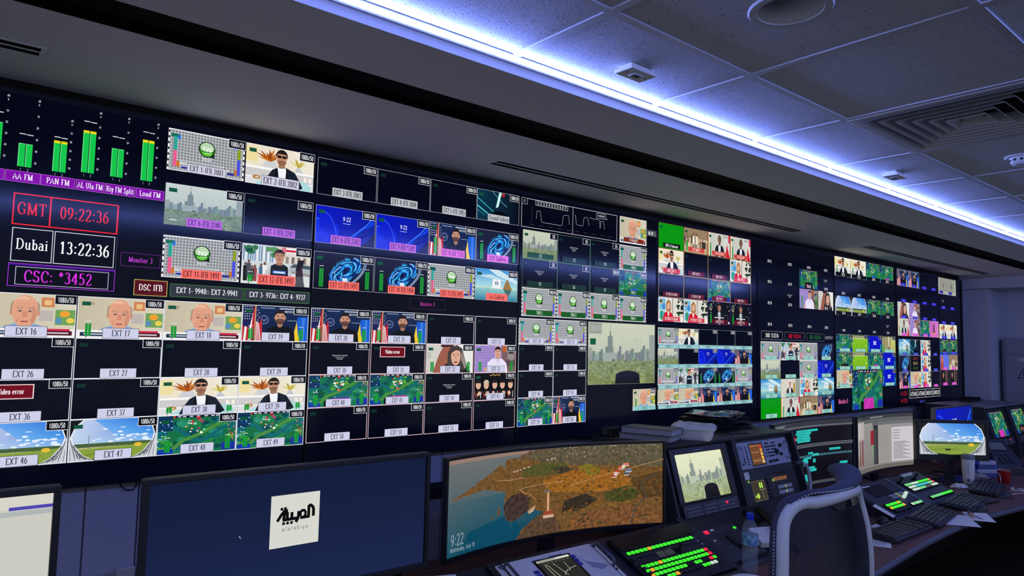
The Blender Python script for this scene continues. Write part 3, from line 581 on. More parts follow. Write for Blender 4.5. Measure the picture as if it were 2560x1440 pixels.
@feed
def f_oldman(p):
    p.hgrad(0,0,16,9,(196,186,160),(216,208,184)); p.rect(10.2,6.4,12.4,8.4,(206,128,80)); p.rect(10.7,6.8,11.9,7.9,(236,190,130)); p.rect(9.9,3.4,12.2,5.6,(190,180,176)); p.rect(12.6,2.6,16,5.9,(110,160,86)); p.ell(14.2,5.0,.9,.7,(236,160,50)); p.ell(13.2,3.5,.6,.7,(90,140,180)); p.ell(15.2,3.6,.7,.6,(236,206,80))
    p.ell(2.6,7.6,.35,.35,(170,158,130))
    p.poly([(2.6,-.1),(3.2,1.2),(4.6,2.2),(6.4,2.8),(9.0,2.8),(10.8,2.2),(12,1.1),(12.6,-.1)],(132,164,206)); p.poly([(6.0,2.7),(7.6,1.2),(9.2,2.7),(8.9,3.3),(6.3,3.3)],(150,180,216))
    for s in (-1,1): p.ell(7.6+s*2.15,5.1,.3,.7,(206,140,112),n=9); p.ell(7.6+s*1.9,6.2,.5,1.2,(170,150,130),n=10)
    p.poly(arc(7.6,6.0,2.05,2.8,0,180,14)+arc(7.6,5.0,2.0,3.1,180,360,14),(226,162,132)); p.poly(arc(7.2,7.4,1.3,1.1,20,160,8),(238,184,156)); p.poly(arc(8.5,4.6,1.0,2.2,-80,70,8),(208,142,114))
    for s in (-1,1):
        p.line([(7.6+s*.35,5.9),(7.6+s*1.35,6.0)],.22,(170,140,122)); p.ell(7.6+s*.82,5.35,.52,.34,(206,150,128),n=10); p.ell(7.6+s*.8,5.35,.26,.13,(64,48,46),n=8); p.line([(7.6+s*.9,4.0),(7.6+s*1.3,2.9)],.1,(190,122,98))
    p.poly([(7.35,5.4),(7.85,5.4),(8.1,4.1),(7.1,4.1)],(212,140,114)); p.ell(7.6,3.15,.75,.16,(160,84,76),n=10); p.line([(6.0,6.3),(9.2,6.3)],.06,(190,126,102)); p.line([(6.2,6.9),(9.0,6.9)],.06,(196,132,108))
    p.rect(0,0,16,1.7,(240,236,236)); p.rect(9.6,1.2,15.2,1.75,(206,40,76)); p.rect(9.8,.35,15.6,1.3,(72,14,30)); p.rect(.6,.35,8.6,1.2,(24,46,66)); p.line([(10.4,.85),(15,.85)],.3,(214,206,212)); p.line([(1.2,.8),(6,.8)],.28,(190,206,220))
@feed
def f_woman(p):
    p.hgrad(0,0,16,9,(206,202,196),(224,222,214)); p.rect(10.6,0,16,9,(232,232,226)); p.poly([(2.2,-.1),(4.2,5.6),(6.0,9.1),(9.0,9.1),(7.6,5.6),(6.6,-.1)],(158,92,74)); p.poly([(4.8,8.2),(9.4,8.4),(9,9.1),(5,9.1)],(54,30,34)); p.rect(0,4.6,1.6,6.6,(190,190,188))
    p.poly([(5.6,-.1),(6.4,2.6),(8.0,3.6),(12.4,3.4),(14.6,1.8),(15.2,-.1)],(24,20,26)); p.poly([(7.2,2.0),(7.2,6.4),(8.2,8.3),(10.4,8.9),(12.2,7.8),(13.0,5.0),(14.0,1.6),(12.2,.4),(11,3)],(70,60,56)); p.poly([(12.0,7.4),(12.8,5.0),(13.8,1.8),(13.2,1.2),(11.8,4.4)],(150,138,128))
    p.poly(arc(10.0,5.6,1.65,2.3,0,180,10)+arc(10.0,5.0,1.6,2.7,180,360,12),(224,172,146)); p.poly([(8.3,6.0)]+arc(10,6.6,1.75,1.5,160,10,8)+[(11.4,7.0),(10.0,7.3),(8.9,6.6)],(66,56,54))
    for s in (-1,1): p.line([(10+s*.3,6.2+.25*0),(10+s*1.1,5.9)],.16,(90,66,58)); p.ell(10+s*.72,5.6,.3,.12,(60,40,40),n=8)
    p.poly([(9.8,5.5),(10.2,5.5),(10.45,4.5),(9.6,4.5)],(206,146,122)); p.ell(10,3.5,.6,.45,(140,50,54),n=10); p.rect(9.6,3.6,10.4,3.8,(236,226,222))
@feed
def f_chef(p):
    p.rect(0,0,16,9,(164,140,206)); p.many([[(0,y),(8.4,y),(8.4,y+.1),(0,y+.1)] for y in np.arange(.4,9,.85)],(122,98,172)); p.many([[(x+(.6 if k%2 else 0),y),(x+.1+(.6 if k%2 else 0),y),(x+.1+(.6 if k%2 else 0),y+.85),(x+(.6 if k%2 else 0),y+.85)] for k,y in enumerate(np.arange(.4,8.6,.85)) for x in np.arange(.5,8,1.2)],(122,98,172))
    p.rect(7.6,0,10,9,(190,160,196)); p.rect(10.4,0,16,9,(122,92,96)); p.rect(10.8,6.8,12.4,8.8,(190,90,40)); p.rect(12.8,4.4,15.6,8.6,(150,140,136)); p.rect(13.2,6.2,15.2,7.4,(60,50,56)); p.rect(12,2,16,4,(90,70,80))
    p.poly([(4.6,-.1),(5.0,3.2),(6.8,4.6),(10.6,4.6),(12.4,3.0),(12.9,-.1)],(232,226,246)); p.poly([(7.8,4.4),(8.9,2.8),(10,4.4),(9.6,5.0),(8.0,5.0)],(212,200,230)); p.many([arc(x,y,.12,.12,0,360,6)[:6] for x in (7.6,9.6) for y in (1.2,2.2,3.2)],(110,100,140)); p.ell(4.4,1.0,1.0,.6,(214,160,140))
    person_head(p,8.9,8.6,3.6,(220,164,136),(30,24,26))
@feed
def f_group(p):
    p.rect(0,0,16,9,(8,7,9)); p.line([(6,8.3),(6.6,8.0),(7.2,8.5),(8,8.1),(8.8,8.4),(9.8,8.0),(10,8.6)],.25,(206,170,90))
    for k,(x,c) in enumerate(((1.7,(28,24,28)),(4.7,(206,190,160)),(8.0,(34,26,26)),(11.0,(24,20,22)),(14.2,(40,30,28)))):
        p.poly([(x-1.6,-.1),(x-1.4,2.6),(x-.6,3.6),(x+.6,3.6),(x+1.4,2.6),(x+1.6,-.1)],(20,18,22)); p.line([(x-1.2,2.8),(x-.7,.6)],.2,(190,30,40)); p.line([(x+1.1,2.8),(x+.9,.6)],.2,(220,220,224))
        p.ell(x,5.0,.95,1.4,(224,178,148)); p.poly(arc(x,5.6,1.05,1.1,0,180,8),c); p.ell(x+rc(-.5,.4),2.2,.55,.7,(226,182,152)); p.poly([(x-.6,2.0),(x+.2,2.4),(x-.2,1.0)],(222,176,146))
        for s in (-1,1): p.ell(x+s*.38,5.1,.15,.07,(40,28,26),n=6)
def game_map(p, seed, c=(24,112,70), extra=None, detail=60):
    random.seed(seed); p.rect(0,0,16,9,c,.5)
    for k in range(detail):
        x, y = random.uniform(-.5,16), random.uniform(0,8.6); r = random.uniform(.35,1.5); a0 = random.uniform(0,360)
        p.poly([(x+r*random.uniform(.6,1.3)*math.cos(R(a0+t)),y+r*.62*random.uniform(.6,1.3)*math.sin(R(a0+t))) for t in range(0,360,45)],rc((16,92,84),(34,134,66),(12,72,78),(60,150,70),(20,110,110),(92,160,60),(14,84,60),(40,140,110)),.65)
    p.line([(x,4.4+1.6*math.sin(x*.55)) for x in np.arange(0,16.1,.8)],.9,(20,104,112),.35); p.line([(2,0),(5,3),(8,4.2),(12,6.5),(15,9)],.8,(74,140,64),.3)
    p.rect(0,5.4,2.9,8.9,(18,52,90),.3); 
    for k in range(26): p.ell(random.uniform(.1,2.8),random.uniform(.5,8.8),.2,.16,rc((60,140,220),(150,200,240),(30,90,190),(200,220,240)),n=6)
    for k in range(22): p.ell(random.uniform(14.3,15.9),random.uniform(2.6,7.6),.2,.16,rc((176,84,50),(214,150,90),(120,60,44),(200,120,150)),n=6)
    for k in range(18): p.ell(random.uniform(5.6,9.4),random.uniform(4.0,8.2),random.uniform(.15,.42),random.uniform(.15,.3),rc((214,60,60),(240,235,220),(120,220,200),(230,170,80),(250,250,250),(190,60,120)),n=7)
    p.rect(3.2,8.4,12.8,9,(18,26,46)); p.many([[(x,8.55),(x+.7,8.55),(x+.7,8.8),(x,8.8)] for x in (3.8,4.8,6.2,7.6,9.2,10.6,11.6)],(210,214,224)); p.ell(8.0,8.3,.5,.35,(190,40,50),n=6); p.many([[(2.9,8.9),(3.5,8.9),(3.2,8.2)],[(13,8.9),(13.6,8.9),(13.3,8.2)]],(200,50,60))
    p.rect(.2,0,3.2,1.2,(20,60,170),.3); p.rect(13.0,.2,16,2.0,(30,50,160),.3)
    if extra: p.poly([(5.4,0),(11.2,0),(10.8,2.6),(6.0,2.4)],extra); p.poly([(6.4,0),(8.4,2.4),(9.4,2.45),(7.6,0)],jit(extra,20)); p.rect(4.2,0,5.6,1.8,(12,12,18))
@feed
def f_game(p): game_map(p,11)
@feed
def f_gamev(p): game_map(p,12,(22,118,76),(116,36,190))
@feed
def f_gamem(p): game_map(p,12,(22,118,76),(196,50,170))
@feed
def f_gameb(p): game_map(p,14,(26,120,66),(44,90,220))
@feed
def f_gamed(p):
    game_map(p,16,(28,92,62)); p.rect(4.6,0,11.2,3.0,(16,14,20)); p.ell(6.6,1.4,.7,.9,(170,90,90)); p.ell(9,1.2,.6,.9,(150,100,90))
@feed
def f_stadium(p):
    p.poly([(0,3.4),(16,3.4),(16,9),(0,9)],[(196,216,238),(120,180,236),(26,104,216),(206,218,240)]); p.poly([(4.2,9),(16,9),(16,5.2),(9,4.6)],[(96,160,236),(24,100,212),(70,150,230),(120,180,238)])
    random.seed(2)
    for k in range(26): p.ell(random.uniform(4,15),random.uniform(3.5,5.6)+(0 if k%4 else 1.4),random.uniform(.2,.8),random.uniform(.06,.26),(226,238,250),n=10)
    p.rect(0,2.6,16,3.7,(70,96,60),.3); p.rect(0,2.2,16,2.9,(176,176,120),.3); p.poly([(1,2.4),(5,2.6),(11,2.9),(15,3.2),(14.4,.4),(8,.0),(3,.4)],(134,160,62),.12); p.line([(3,1.2),(6.5,1.75),(9.8,1.5)],.1,(60,70,40)); p.rect(6.3,1.15,7.6,1.6,(40,42,40)); p.ell(12.6,2.9,.8,.5,(226,190,60),n=8)
    for s in (-1,1):
        x = 8+s*8; p.poly([(x,0),(x-s*4.6,0),(x-s*2.6,1.2),(x-s*.9,3.6),(x,5.4)],(206,210,216)); 
        for k in range(7): p.line([(x-s*(4.2-.5*k),.1+.1*k),(x-s*(2.0-.3*k),.9+.62*k)],.12,(60,64,74))
        for k in range(4): p.line([(x-s*(.4+.9*k),.1),(x-s*(.2+.6*k),2.6-.5*k)],.1,(96,100,110))
        p.poly([(x,9),(x-s*2.4,9),(x-s*.9,7.4),(x-s*.25,5.6),(x,5)],(26,26,26)); p.line([(x-s*2.5,9),(x-s*.95,7.4),(x-s*.3,5.4),(x-s*.7,3.6)],.22,(236,238,242))
    p.line([(3.4,2.6),(3.5,5.6)],.1,(90,90,90))
@feed
def f_studio(p):
    p.hgrad(0,0,16,9,(8,52,74),(6,10,24)); p.line([(0,6.5),(6.4,2.8)],.22,(60,200,214)); p.line([(0,4.2),(5,1.6)],.3,(90,226,232)); p.line([(0,3.0),(3,1.4)],.14,(40,160,180)); p.line([(5.6,9),(9.2,6.2),(11.4,5.0)],.12,(120,210,220)); p.poly([(7.0,4.2),(8.2,9),(9.2,9),(8.0,4.6)],(170,240,240)); p.poly([(7.4,4.2),(8.6,9),(8.9,9),(7.8,4.6)],(240,255,255)); p.ell(9.8,8.4,.6,.55,(190,40,50)); p.ell(8.5,1.2,3.6,2.2,(6,8,14)); p.line([(4,0),(4,9)],.08,(4,20,34))
@feed
def f_beach(p):
    p.vgrad(0,3.6,16,9,(176,224,226),(30,140,216)); p.poly([(5,9),(9,9),(16,6.2),(16,5.2),(8,7.4)],(206,230,238)); p.poly([(1,7),(6,7.6),(13,5.6),(7,6.2)],(190,222,232)); p.vgrad(0,0,16,3.7,(24,124,160),(150,206,204)); p.rect(0,3.5,16,3.7,(220,220,190)); p.poly([(10.4,3.4),(11.2,5.2),(12.2,6.6),(12.8,5.4),(14,3.4)],(160,120,66),.3); p.poly([(10.6,3.4),(13.8,3.4),(12.4,1.0)],(70,110,110)); p.rect(6.4,3.6,9.6,6.2,(236,240,244)); p.ell(8,5.1,.6,.6,(60,90,130)); p.rect(7.8,4.6,8.2,5.6,(220,225,235)); p.line([(4.8,2.6),(4.8,3.9)],.12,(30,50,60))
@feed
def f_green(p): p.rect(0,0,16,9,(6,150,14))
@feed
def f_crowd(p):
    p.rect(0,0,16,9,(206,184,146)); p.rect(0,5.5,16,9,(150,128,100),.3); random.seed(21)
    for k in range(26):
        x, y = random.uniform(.4,15.6), random.uniform(3.0,6.6); c = rc((70,58,50),(40,36,36),(226,214,190),(120,96,76),(180,150,116)); p.poly([(x-.6,y-3.2),(x+.6,y-3.2),(x+.5,y),(x-.5,y)],c,.2); p.ell(x,y+.45,.35,.5,(150,112,86),n=8)
    for x in (6.4,8.4): p.poly([(x-.9,0),(x+.7,0),(x+.8,6.2),(x-.7,6.4)],(232,222,200),.15); p.ell(x,7.0,.5,.7,(120,88,68)); p.rect(x-.6,.2,x-.1,3.2,(70,60,54)); p.rect(x+.1,.2,x+.5,3.2,(70,60,54))
    p.rect(12,2,14.6,4.6,(60,52,50),.2)
@feed
def f_official(p):
    p.hgrad(0,0,16,9,(196,196,184),(214,216,210)); p.rect(0,0,.7,9,(226,140,70)); p.rect(.7,0,1.4,9,(236,236,230)); p.rect(1.4,0,2.4,5,(70,150,80)); p.poly([(12.8,0),(13.8,5.6),(16,0)],(206,26,50)); p.rect(14.9,6,16,9,(214,40,80)); p.rect(10.8,7.6,15,8.6,(176,176,176))
    person(p,8.4,8.4,3.3,(126,88,70),(96,92,90),(26,30,42),(226,230,236),sh=3.4)
@feed
def f_redcoat(p):
    p.hgrad(0,0,16,9,(226,222,214),(222,216,204)); p.rect(.3,0,5.2,9,(236,236,232)); p.rect(.6,4.2,4.6,8.6,(120,186,220)); p.ell(1.8,7.4,1.0,.9,(236,160,120)); p.ell(3.4,5.6,1.0,1.1,(70,140,200)); p.rect(.8,1.0,4.2,3.8,(90,170,210)); p.rect(8.9,0,9.2,9,(40,36,36))
    random.seed(4)
    for k in range(24): p.ell(random.uniform(12,16),random.uniform(2.4,9),random.uniform(.4,1.0),random.uniform(.3,.7),rc((22,50,30),(30,70,40),(16,36,24)),n=8)
    p.rect(14.4,0,16,1.8,(246,240,220)); p.poly([(2.6,-.1),(3.6,3.0),(5.6,4.0),(7.6,3.8),(9.2,2.6),(9.8,-.1)],(208,24,40)); p.poly([(5.6,3.9),(6.2,1.6),(7.2,3.8)],(240,226,216)); p.poly([(4.9,4.2),(4.8,6.8),(5.8,8.2),(7.0,8.1),(7.9,7.0),(8.0,4.4),(7.0,3.6)],(168,112,64)); p.ell(6.4,6.0,1.05,1.55,(226,178,148)); p.poly([(5.3,6.4)]+arc(6.4,6.6,1.15,1.3,165,15,7)+[(6.9,7.2)],(176,120,70)); p.ell(6.9,5.0,.3,.1,(176,60,60),n=7); p.ell(6.9,6.2,.18,.08,(50,34,34),n=7)
@feed
def f_host(p):
    p.rect(0,0,16,9,(14,16,22)); random.seed(8)
    for k in range(14): p.ell(random.uniform(.5,15.5),random.uniform(5.6,8.6),random.uniform(.15,.5),random.uniform(.15,.5),rc((150,150,130),(90,96,110),(200,200,180)),n=8)
    p.ell(2.2,6.8,.8,1.4,(180,180,160)); p.ell(2.2,6.8,.5,.9,(20,20,24)); person(p,8.2,8.4,3.2,(168,120,98),(26,22,22),(34,36,44),(180,184,190),sh=3.0); p.rect(4.6,2.6,11.6,2.9,(236,236,240)); p.rect(7.2,3.6,9.0,5.0,(190,200,205)); p.line([(11.5,3.8),(14.5,3.8),(14.5,1)],.16,(120,126,140)); p.rect(14.6,.4,15.6,1.2,(230,232,236))
@feed
def f_pitch(p):
    p.vgrad(0,0,16,9,(116,180,20),(140,200,30)); p.rect(0,7.2,16,9,(150,150,110),.4); p.rect(0,7.0,16,7.25,(226,232,200)); p.rect(0,5.0,1.4,7,(110,150,60)); p.rect(13.6,3.0,15.2,3.3,(236,240,220)); p.rect(1,4.5,2.2,4.7,(236,240,220)); p.many([arc(x,y,.14,.3,0,360,6)[:6] for x,y in ((5,4),(8,5.2),(10,3.6),(12,5.6),(6.6,2.6))],(60,90,30))
@feed
def f_ssc(p):
    p.rect(0,0,16,9,(8,16,196)); p.rect(0,0,2.2,9,(14,40,150)); p.rect(13.8,0,16,9,(14,40,150)); p.rect(.7,.8,1.7,5.2,(40,150,160)); p.rect(14.3,.8,15.3,4.4,(40,150,160)); p.text('SSC',8,4.2,1.7,(246,248,255),serif=False,wt=2.0,cond=1.0)
@feed
def f_desert(p):
    p.hgrad(0,0,16,9,(150,140,100),(176,166,118)); p.poly([(7.4,9),(8.6,9),(8.4,3),(7.9,3)],(232,226,206)); p.rect(10.8,0,16,9,(196,196,110),.2); p.ell(13.6,8.2,2,1.2,(110,150,60)); p.rect(0,0,3,4,(90,160,70),.3); p.ell(8.0,2.4,.6,.8,(110,60,40)); p.line([(14.2,0),(14.2,4)],.3,(80,90,60))
@feed
def f_pinkset(p):
    p.hgrad(0,0,16,9,(196,98,186),(214,120,206)); p.poly([(4,0),(5.5,3.2),(9.5,3.2),(11,0)],(222,150,96)); p.ell(7.6,6.0,1.1,1.7,(90,44,50)); p.poly([(6.4,2.4),(6.6,5.0),(8.8,5.0),(9.2,2.4)],(84,40,48)); p.rect(14.8,0,15.6,6,(236,190,120))
@feed
def f_orange(p):
    p.hgrad(0,0,16,9,(120,110,230),(80,120,226)); p.poly([(1,-.1),(1.4,4.4),(3.6,5.4),(6,4.2),(6.4,-.1)],(160,70,40)); p.poly([(2,4),(2,7.4),(3.8,8.6),(5.6,7.2),(5.8,3.6)],(196,88,36)); p.ell(3.9,6.0,1.0,1.4,(226,120,70))
@feed
def f_host2(p):
    p.rect(0,0,16,9,(30,24,28)); p.rect(9.4,0,10.4,9,(150,120,90)); p.rect(12.2,0,13,9,(120,96,76)); person(p,5.4,8.2,3.4,(176,130,106),(26,20,20),(12,12,16),sh=2.9,long=True)
@feed
def f_script(p):
    p.rect(0,0,16,9,(176,178,164)); p.many([[(.6+.3*(k%3),y),(15.2-.5*(k%4),y),(15.2-.5*(k%4),y+.22),(.6+.3*(k%3),y+.22)] for k,y in enumerate(np.arange(1.8,8.6,.52))],(96,98,92)); p.ell(4.6,5.0,.6,1.4,(120,110,100)); p.ell(11.8,4.6,.6,1.4,(110,104,96)); p.rect(.8,.5,2,1.4,(206,120,110))
@feed
def f_clocks3(p):
    p.rect(0,0,16,9,(6,8,18)); p.text('GMT 09:22',8,6.6,1.5,(150,60,46),fit=12); p.text('DXB 13:22',8,3.9,1.5,(190,170,110),fit=12); p.text('KSA 12:22',8,1.2,1.5,(84,120,50),fit=12)
@feed
def f_suitwoman(p):
    p.rect(0,0,16,9,(214,210,196)); p.rect(10.5,0,12.2,7,(190,150,70)); p.rect(12.6,0,16,9,(150,160,150)); person(p,7.6,8.6,3.4,(206,156,130),(232,226,224),(34,32,36),(226,224,220),sh=3.0,long=True)
FM = {}
def feed_mesh(k):
    if k not in FM:
        random.seed(len(k)); p = Paint(); FEED[k](p); FM[k] = p.mesh('video_feed', box=(0,0,16,9))
    return FM[k]
# ================================================================ the video wall
YD = 2.552
PX = [(.098,1.129),(1.133,2.158),(2.162,3.185),(3.189,4.222),(4.228,5.279),(5.285,6.388),(6.394,7.333),(7.337,7.905)]
ZU, ZL = (.1215,.714), (-.472,.1185)
M_bez = mat('display_bezel', (8,9,13), .35, spec=.25)
M_glass = mat('display_glass', (2,2,4), .12, spec=.16, emit=(3,5,20), es=1.); M_glass.cycles.emission_sampling = 'NONE'
LAB = {(0,1):'upper display with green audio meters and the red GMT clock',(0,0):'lower display at the left with the feeds EXT 16 to EXT 49',
 (1,1):'upper display with blue wallpaper feeds EXT 8 and EXT 9',(1,0):'lower display with the feeds EXT 20 to EXT 53',
 (2,1):'upper display with white waveform traces and MON 5',(2,0):'lower display with one big hazy skyline picture',
 (3,1):'upper display with a bright green picture in its corner',(3,0):'lower display with five columns of turquoise captioned feeds',
 (4,1):'mostly black upper display with white captions EXT 22 to EXT 37',(4,0):'lower display headed by white, red and green clocks',
 (5,1):'upper display with two yellow room pictures and fisheye stadium feeds',(5,0):'lower display with the tall game picture and Monitor 8',
 (6,1):'upper display with dark feeds and small blue captions',(6,0):'lower display with red-coat presenter feeds and white number boxes',
 (7,1):'narrow upper display at the far end with a page of script',(7,0):'narrow lower display at the far end with magenta captions'}
DISP = {}
def display(i, r):
    x0, x1 = PX[i]; z0, z1 = (ZU if r else ZL); z0 += H; z1 += H
    t = thing('video_wall_display', LAB[(i,r)], 'display', ((x0+x1)/2, YW, z0), group='displays of the video wall')
    w_ = (x1-x0)/2; h_ = z1-z0; y = YD-YW
    obj('body', MB().box(-w_+.004,y+.004,.004,w_-.004,-.002,h_-.004), M_bez, t)
    obj('glass', MB().box(-w_+.003,y,.003,w_-.003,y+.003,h_-.003), M_glass, t)
    b = .004; obj('bezel', MB().box(-w_,y-.0015,0,w_,y+.006,b).box(-w_,y-.0015,h_-b,w_,y+.006,h_).box(-w_,y-.0015,b,-w_+b,y+.006,h_-b).box(w_-b,y-.0015,b,w_,y+.006,h_-b), M_bez, t)
    DISP[(i,r)] = t
    return t
for i in range(8):
    for r in (1,0): display(i,r)
bpy.context.view_layer.update()
def loc_in(t, x, z, dy=0.): return (x-t.location.x, YD-YW-.0004-dy, z+H-t.location.z)
W_ = (236,238,246)
def put(t, name, paint, x, z, parent=None, dy=.0028):
    o = obj(name, paint.mesh(name), PIC, parent or t); p = loc_in(t, x, z, dy)
    if parent is not None: o.matrix_parent_inverse = (Matrix.Translation(parent.location) @ Matrix.Diagonal((*parent.scale,1))).inverted()
    o.location = p; return o
def tile(d, fd, x0, z1, x1, z0, cap=None, cs='white', res='1080i/50', tg=True, border=W_, bw=.0016, met='', meth=.3, capw=.42, caph=.24, capx=.5, capdz=0.):
    """one picture: shared drawing scaled into its box, then border, tags and meters, then the caption"""
    t = DISP[d]; w_, h_ = x1-x0, z1-z0
    f = obj('video_feed', feed_mesh(fd), PIC, t); f.location = loc_in(t,x0,z0); f.scale = (w_/16,1,h_/9)
    f.matrix_parent_inverse = Matrix()
    p = Paint()
    if border: p.frame(-bw,-bw,w_+bw,h_+bw,bw*1.3,border)
    if tg: p.rect(w_*.04,h_*.79,w_*.14,h_*.885,(16,84,62) if fd not in ('black','note','error','dark') else (14,46,40))
    if res:
        bx = w_*.77; by = h_*.78; p.rect(bx,by,w_+bw,h_+bw,W_); p.rect(bx+.0015,by+.0015,w_+bw-.0008,h_+bw-.0012,(10,11,20)); p.text(res,(bx+w_)/2+.0006,by+h_*.055,h_*.115,(245,246,250),serif=False,cond=.62,wt=1.35,fit=w_*.215)
    for m_ in met:
        for k in (0,1):
            xx = (w_*.09 if m_ == 'l' else w_*.86)+k*w_*.036
            p.rect(xx,h_*.05,xx+w_*.031,h_*(.05+meth),(24,150,52)); p.rect(xx,h_*(.05+meth+.06),xx+w_*.031,h_*(.05+meth+.075),(230,240,232))
        p.rect((w_*.1 if m_ == 'l' else w_*.87),0,(w_*.11 if m_ == 'l' else w_*.88),h_*.035,(20,22,26))
    if p.P: put(t,'signal_overlay',p,x0,z0,f,.0024)['kind'] = 'stuff'
    if cap:
        st = {'white':((206,207,232),(56,58,76),(30,32,44)),'grey':((190,192,198),(28,28,34),None),'pale':((206,206,226),(56,40,52),(40,40,50)),'purple':((182,96,214),(40,20,60),None),'orchid':((226,110,224),(40,20,60),None),'salmon':((250,112,104),(70,24,28),None),
              'green':((24,74,40),(222,236,224),None),'tvug':((18,88,30),(226,244,226),None),'dgreen':((20,50,46),(206,226,216),None),'red':((206,74,64),(250,228,220),None),'dred':((96,16,34),(236,206,206),None),'rose':((206,60,80),(250,226,226),None),'brown':((126,44,26),(250,236,226),None),
              'aqua':((140,196,200),(40,70,76),None),'aqua2':((150,206,196),(50,84,78),(60,96,90)),'plain':(None,(240,242,248),None),'blk':((10,12,16),(240,242,244),None),'blue':((52,44,206),(150,150,255),None),'mag':((216,84,200),(236,140,226),None),'bluel':((70,80,206),(130,140,246),None)}[cs]
        q = Paint(); cw, ch = w_*capw, h_*caph; cx = w_*capx; y0 = capdz*h_
        if st[2]: q.rect(cx-cw/2-.0012,y0-.0012,cx+cw/2+.0012,y0+ch+.0012,st[2])
        if st[0]: q.rect(cx-cw/2,y0,cx+cw/2,y0+ch,st[0])
        q.text(cap,cx,y0+ch*.2,ch*.62,st[1],cond=.72,fit=cw*.9,serif=cs not in ('plain','blue','mag','bluel'),wt=1.15 if cs != 'plain' else 1.5)
        put(t,'caption',q,x0,z0,f,.0040)
    return f
def caption(d, x, z, fn, name='caption'):
    p = Paint(); fn(p); return put(DISP[d], name, p, x, z)
# ---- display 1, upper: audio meters, clocks, six feeds
d = (0,1)
def meter(x, zb, zt, yel, peak, label, bx0, bx1):
    p = Paint()
    for k in (0,1):
        a = x+k*.0185; g = Paint(); g.rect(a,zb,a+.0165,zt,(20,196,74)); g.rect(a,zb,a+.0018,zt,(120,236,150)); g.rect(a,zt-.0015,a+.0165,zt,(140,240,160))
        if yel: g.rect(a,zt-yel,a+.0165,zt,(232,214,20))
        put(DISP[d],'level_bar',g,0,0)
        p.rect(a,peak+.001*(1-k),a+.0165,peak+.0025+.001*(1-k),(220,222,230)); p.text('12'[k],a+.008,zb-.0125,.0075,(190,194,206),serif=False)
    top = .655 if label == 'PAN FM' else .697; bot = zb+.012
    for k,s in enumerate(('dB','0','10','20','30','40','50')): p.text(s,x+.044,top-(0 if k == 0 else .012+(top-.012-bot)*(k-1)/5.),.0062,(196,200,214),serif=False,wt=1.5)
    put(DISP[d],'meter_scale',p,0,0)['kind'] = 'stuff'
    q = Paint(); q.rect(bx0,.4455,bx1,.4785,(206,120,236)); q.rect(bx0+.001,.4465,bx1-.001,.4775,(128,8,172)); q.text(label,(bx0+bx1)/2,.4535,.0175,(248,240,252),cond=.78,fit=(bx1-bx0)*.9,wt=1.1)
    put(DISP[d],'meter_caption',q,0,0)
meter(.116,.503,.616,0,.645,'FM',.10,.1635); meter(.193,.493,.563,0,.590,'AA FM',.1655,.253); meter(.281,.493,.589,.008,.598,'PAN FM',.254,.3435)
meter(.357,.503,.637,.008,.664,'AL Ula FM',.3465,.4230); meter(.438,.503,.595,0,.631,'Riy FM Split',.4255,.5125); meter(.526,.505,.641,.009,.665,'Loud FM',.5150,.600)
def clk(p):
    rd = (236,34,44); p.rect(.190,.318,.469,.413,rd); p.rect(.1935,.3215,.2825,.4095,(8,9,26)); p.rect(.2865,.3215,.4645,.4095,(10,11,30)); p.text('GMT',.238,.350,.036,rd,cond=.8,wt=.9); p.text('09:22:36',.376,.350,.036,rd,cond=.82,wt=.9)
    p.frame(.192,.209,.470,.3095,.0008,(90,96,140)); p.frame(.1935,.210,.296,.309,.0017,W_); p.frame(.300,.210,.4635,.309,.0017,W_); p.text('Dubai',.245,.246,.031,(244,246,252),cond=.82,wt=.95); p.text('13:22:36',.382,.242,.037,(248,248,252),cond=.82,wt=1.0)
    p.frame(.190,.1345,.470,.2035,.0016,(176,60,230)); p.rect(.1925,.197,.468,.2015,(60,10,140)); p.frame(.208,.140,.4525,.194,.0016,(206,196,236)); p.text('CSC: *3452',.318,.150,.034,(222,50,232),cond=.86,wt=.95)
    p.frame(.483,.2195,.600,.263,.0008,(150,60,190)); p.text('Monitor 3',.5415,.2335,.0165,(206,70,226),cond=.8)
caption(d,0,0,clk,'clock_readout')
def ifb(p):
    p.rect(.526,.127,.627,.179,(196,180,90)); p.rect(.528,.129,.625,.177,(84,10,24)); p.text('DSC IFB',.5765,.1445,.0195,(250,244,246),cond=.82,fit=.085,wt=1.1)
    for a,b,s in ((.635,.8785,'EXT 1- 9940:: EXT 2-9941'),(.882,1.126,'EXT 3- 9736:: EXT 4- 9737')): p.rect(a,.129,b,.1725,(70,150,60)); p.rect(a+.0012,.1302,b-.0012,.1713,(48,54,64)); p.text(s,(a+b)/2,.143,.018,(240,242,246),cond=.8,fit=.22,wt=1.1)
caption(d,0,0,ifb,'dialling_readout')
u = [(.603,.859),(.864,1.122)]
tile(d,'tvu',*[u[0][0],.698,u[0][1],.556],cap='EXT 1-IFB 2001',cs='pale',border=None,tg=False,capw=.5,caph=.21)
tile(d,'sofa',u[1][0],.700,u[1][1],.554,cap='EXT 2-IFB 2002',cs='pale',border=None,capw=.55,caph=.24)
tile(d,'skyline',.604,.511,.861,.370,cap='EXT 6-IFB 2240',cs='purple',border=None,capw=.46,caph=.21)
tile(d,'black',.867,.514,1.1245,.370,cap='EXT 7-IFB 2241',cs='purple',border=(150,154,170),bw=.0008,capw=.48,caph=.21)
tile(d,'tvu',.606,.334,.860,.193,cap='EXT 11-IFB 1491',cs='salmon',border=None,tg=False,capw=.52,caph=.22)
tile(d,'street',.867,.335,1.1245,.191,cap='EXT 12-IFB 1492',cs='salmon',border=None,capw=.55,caph=.25,met='l',meth=.18)
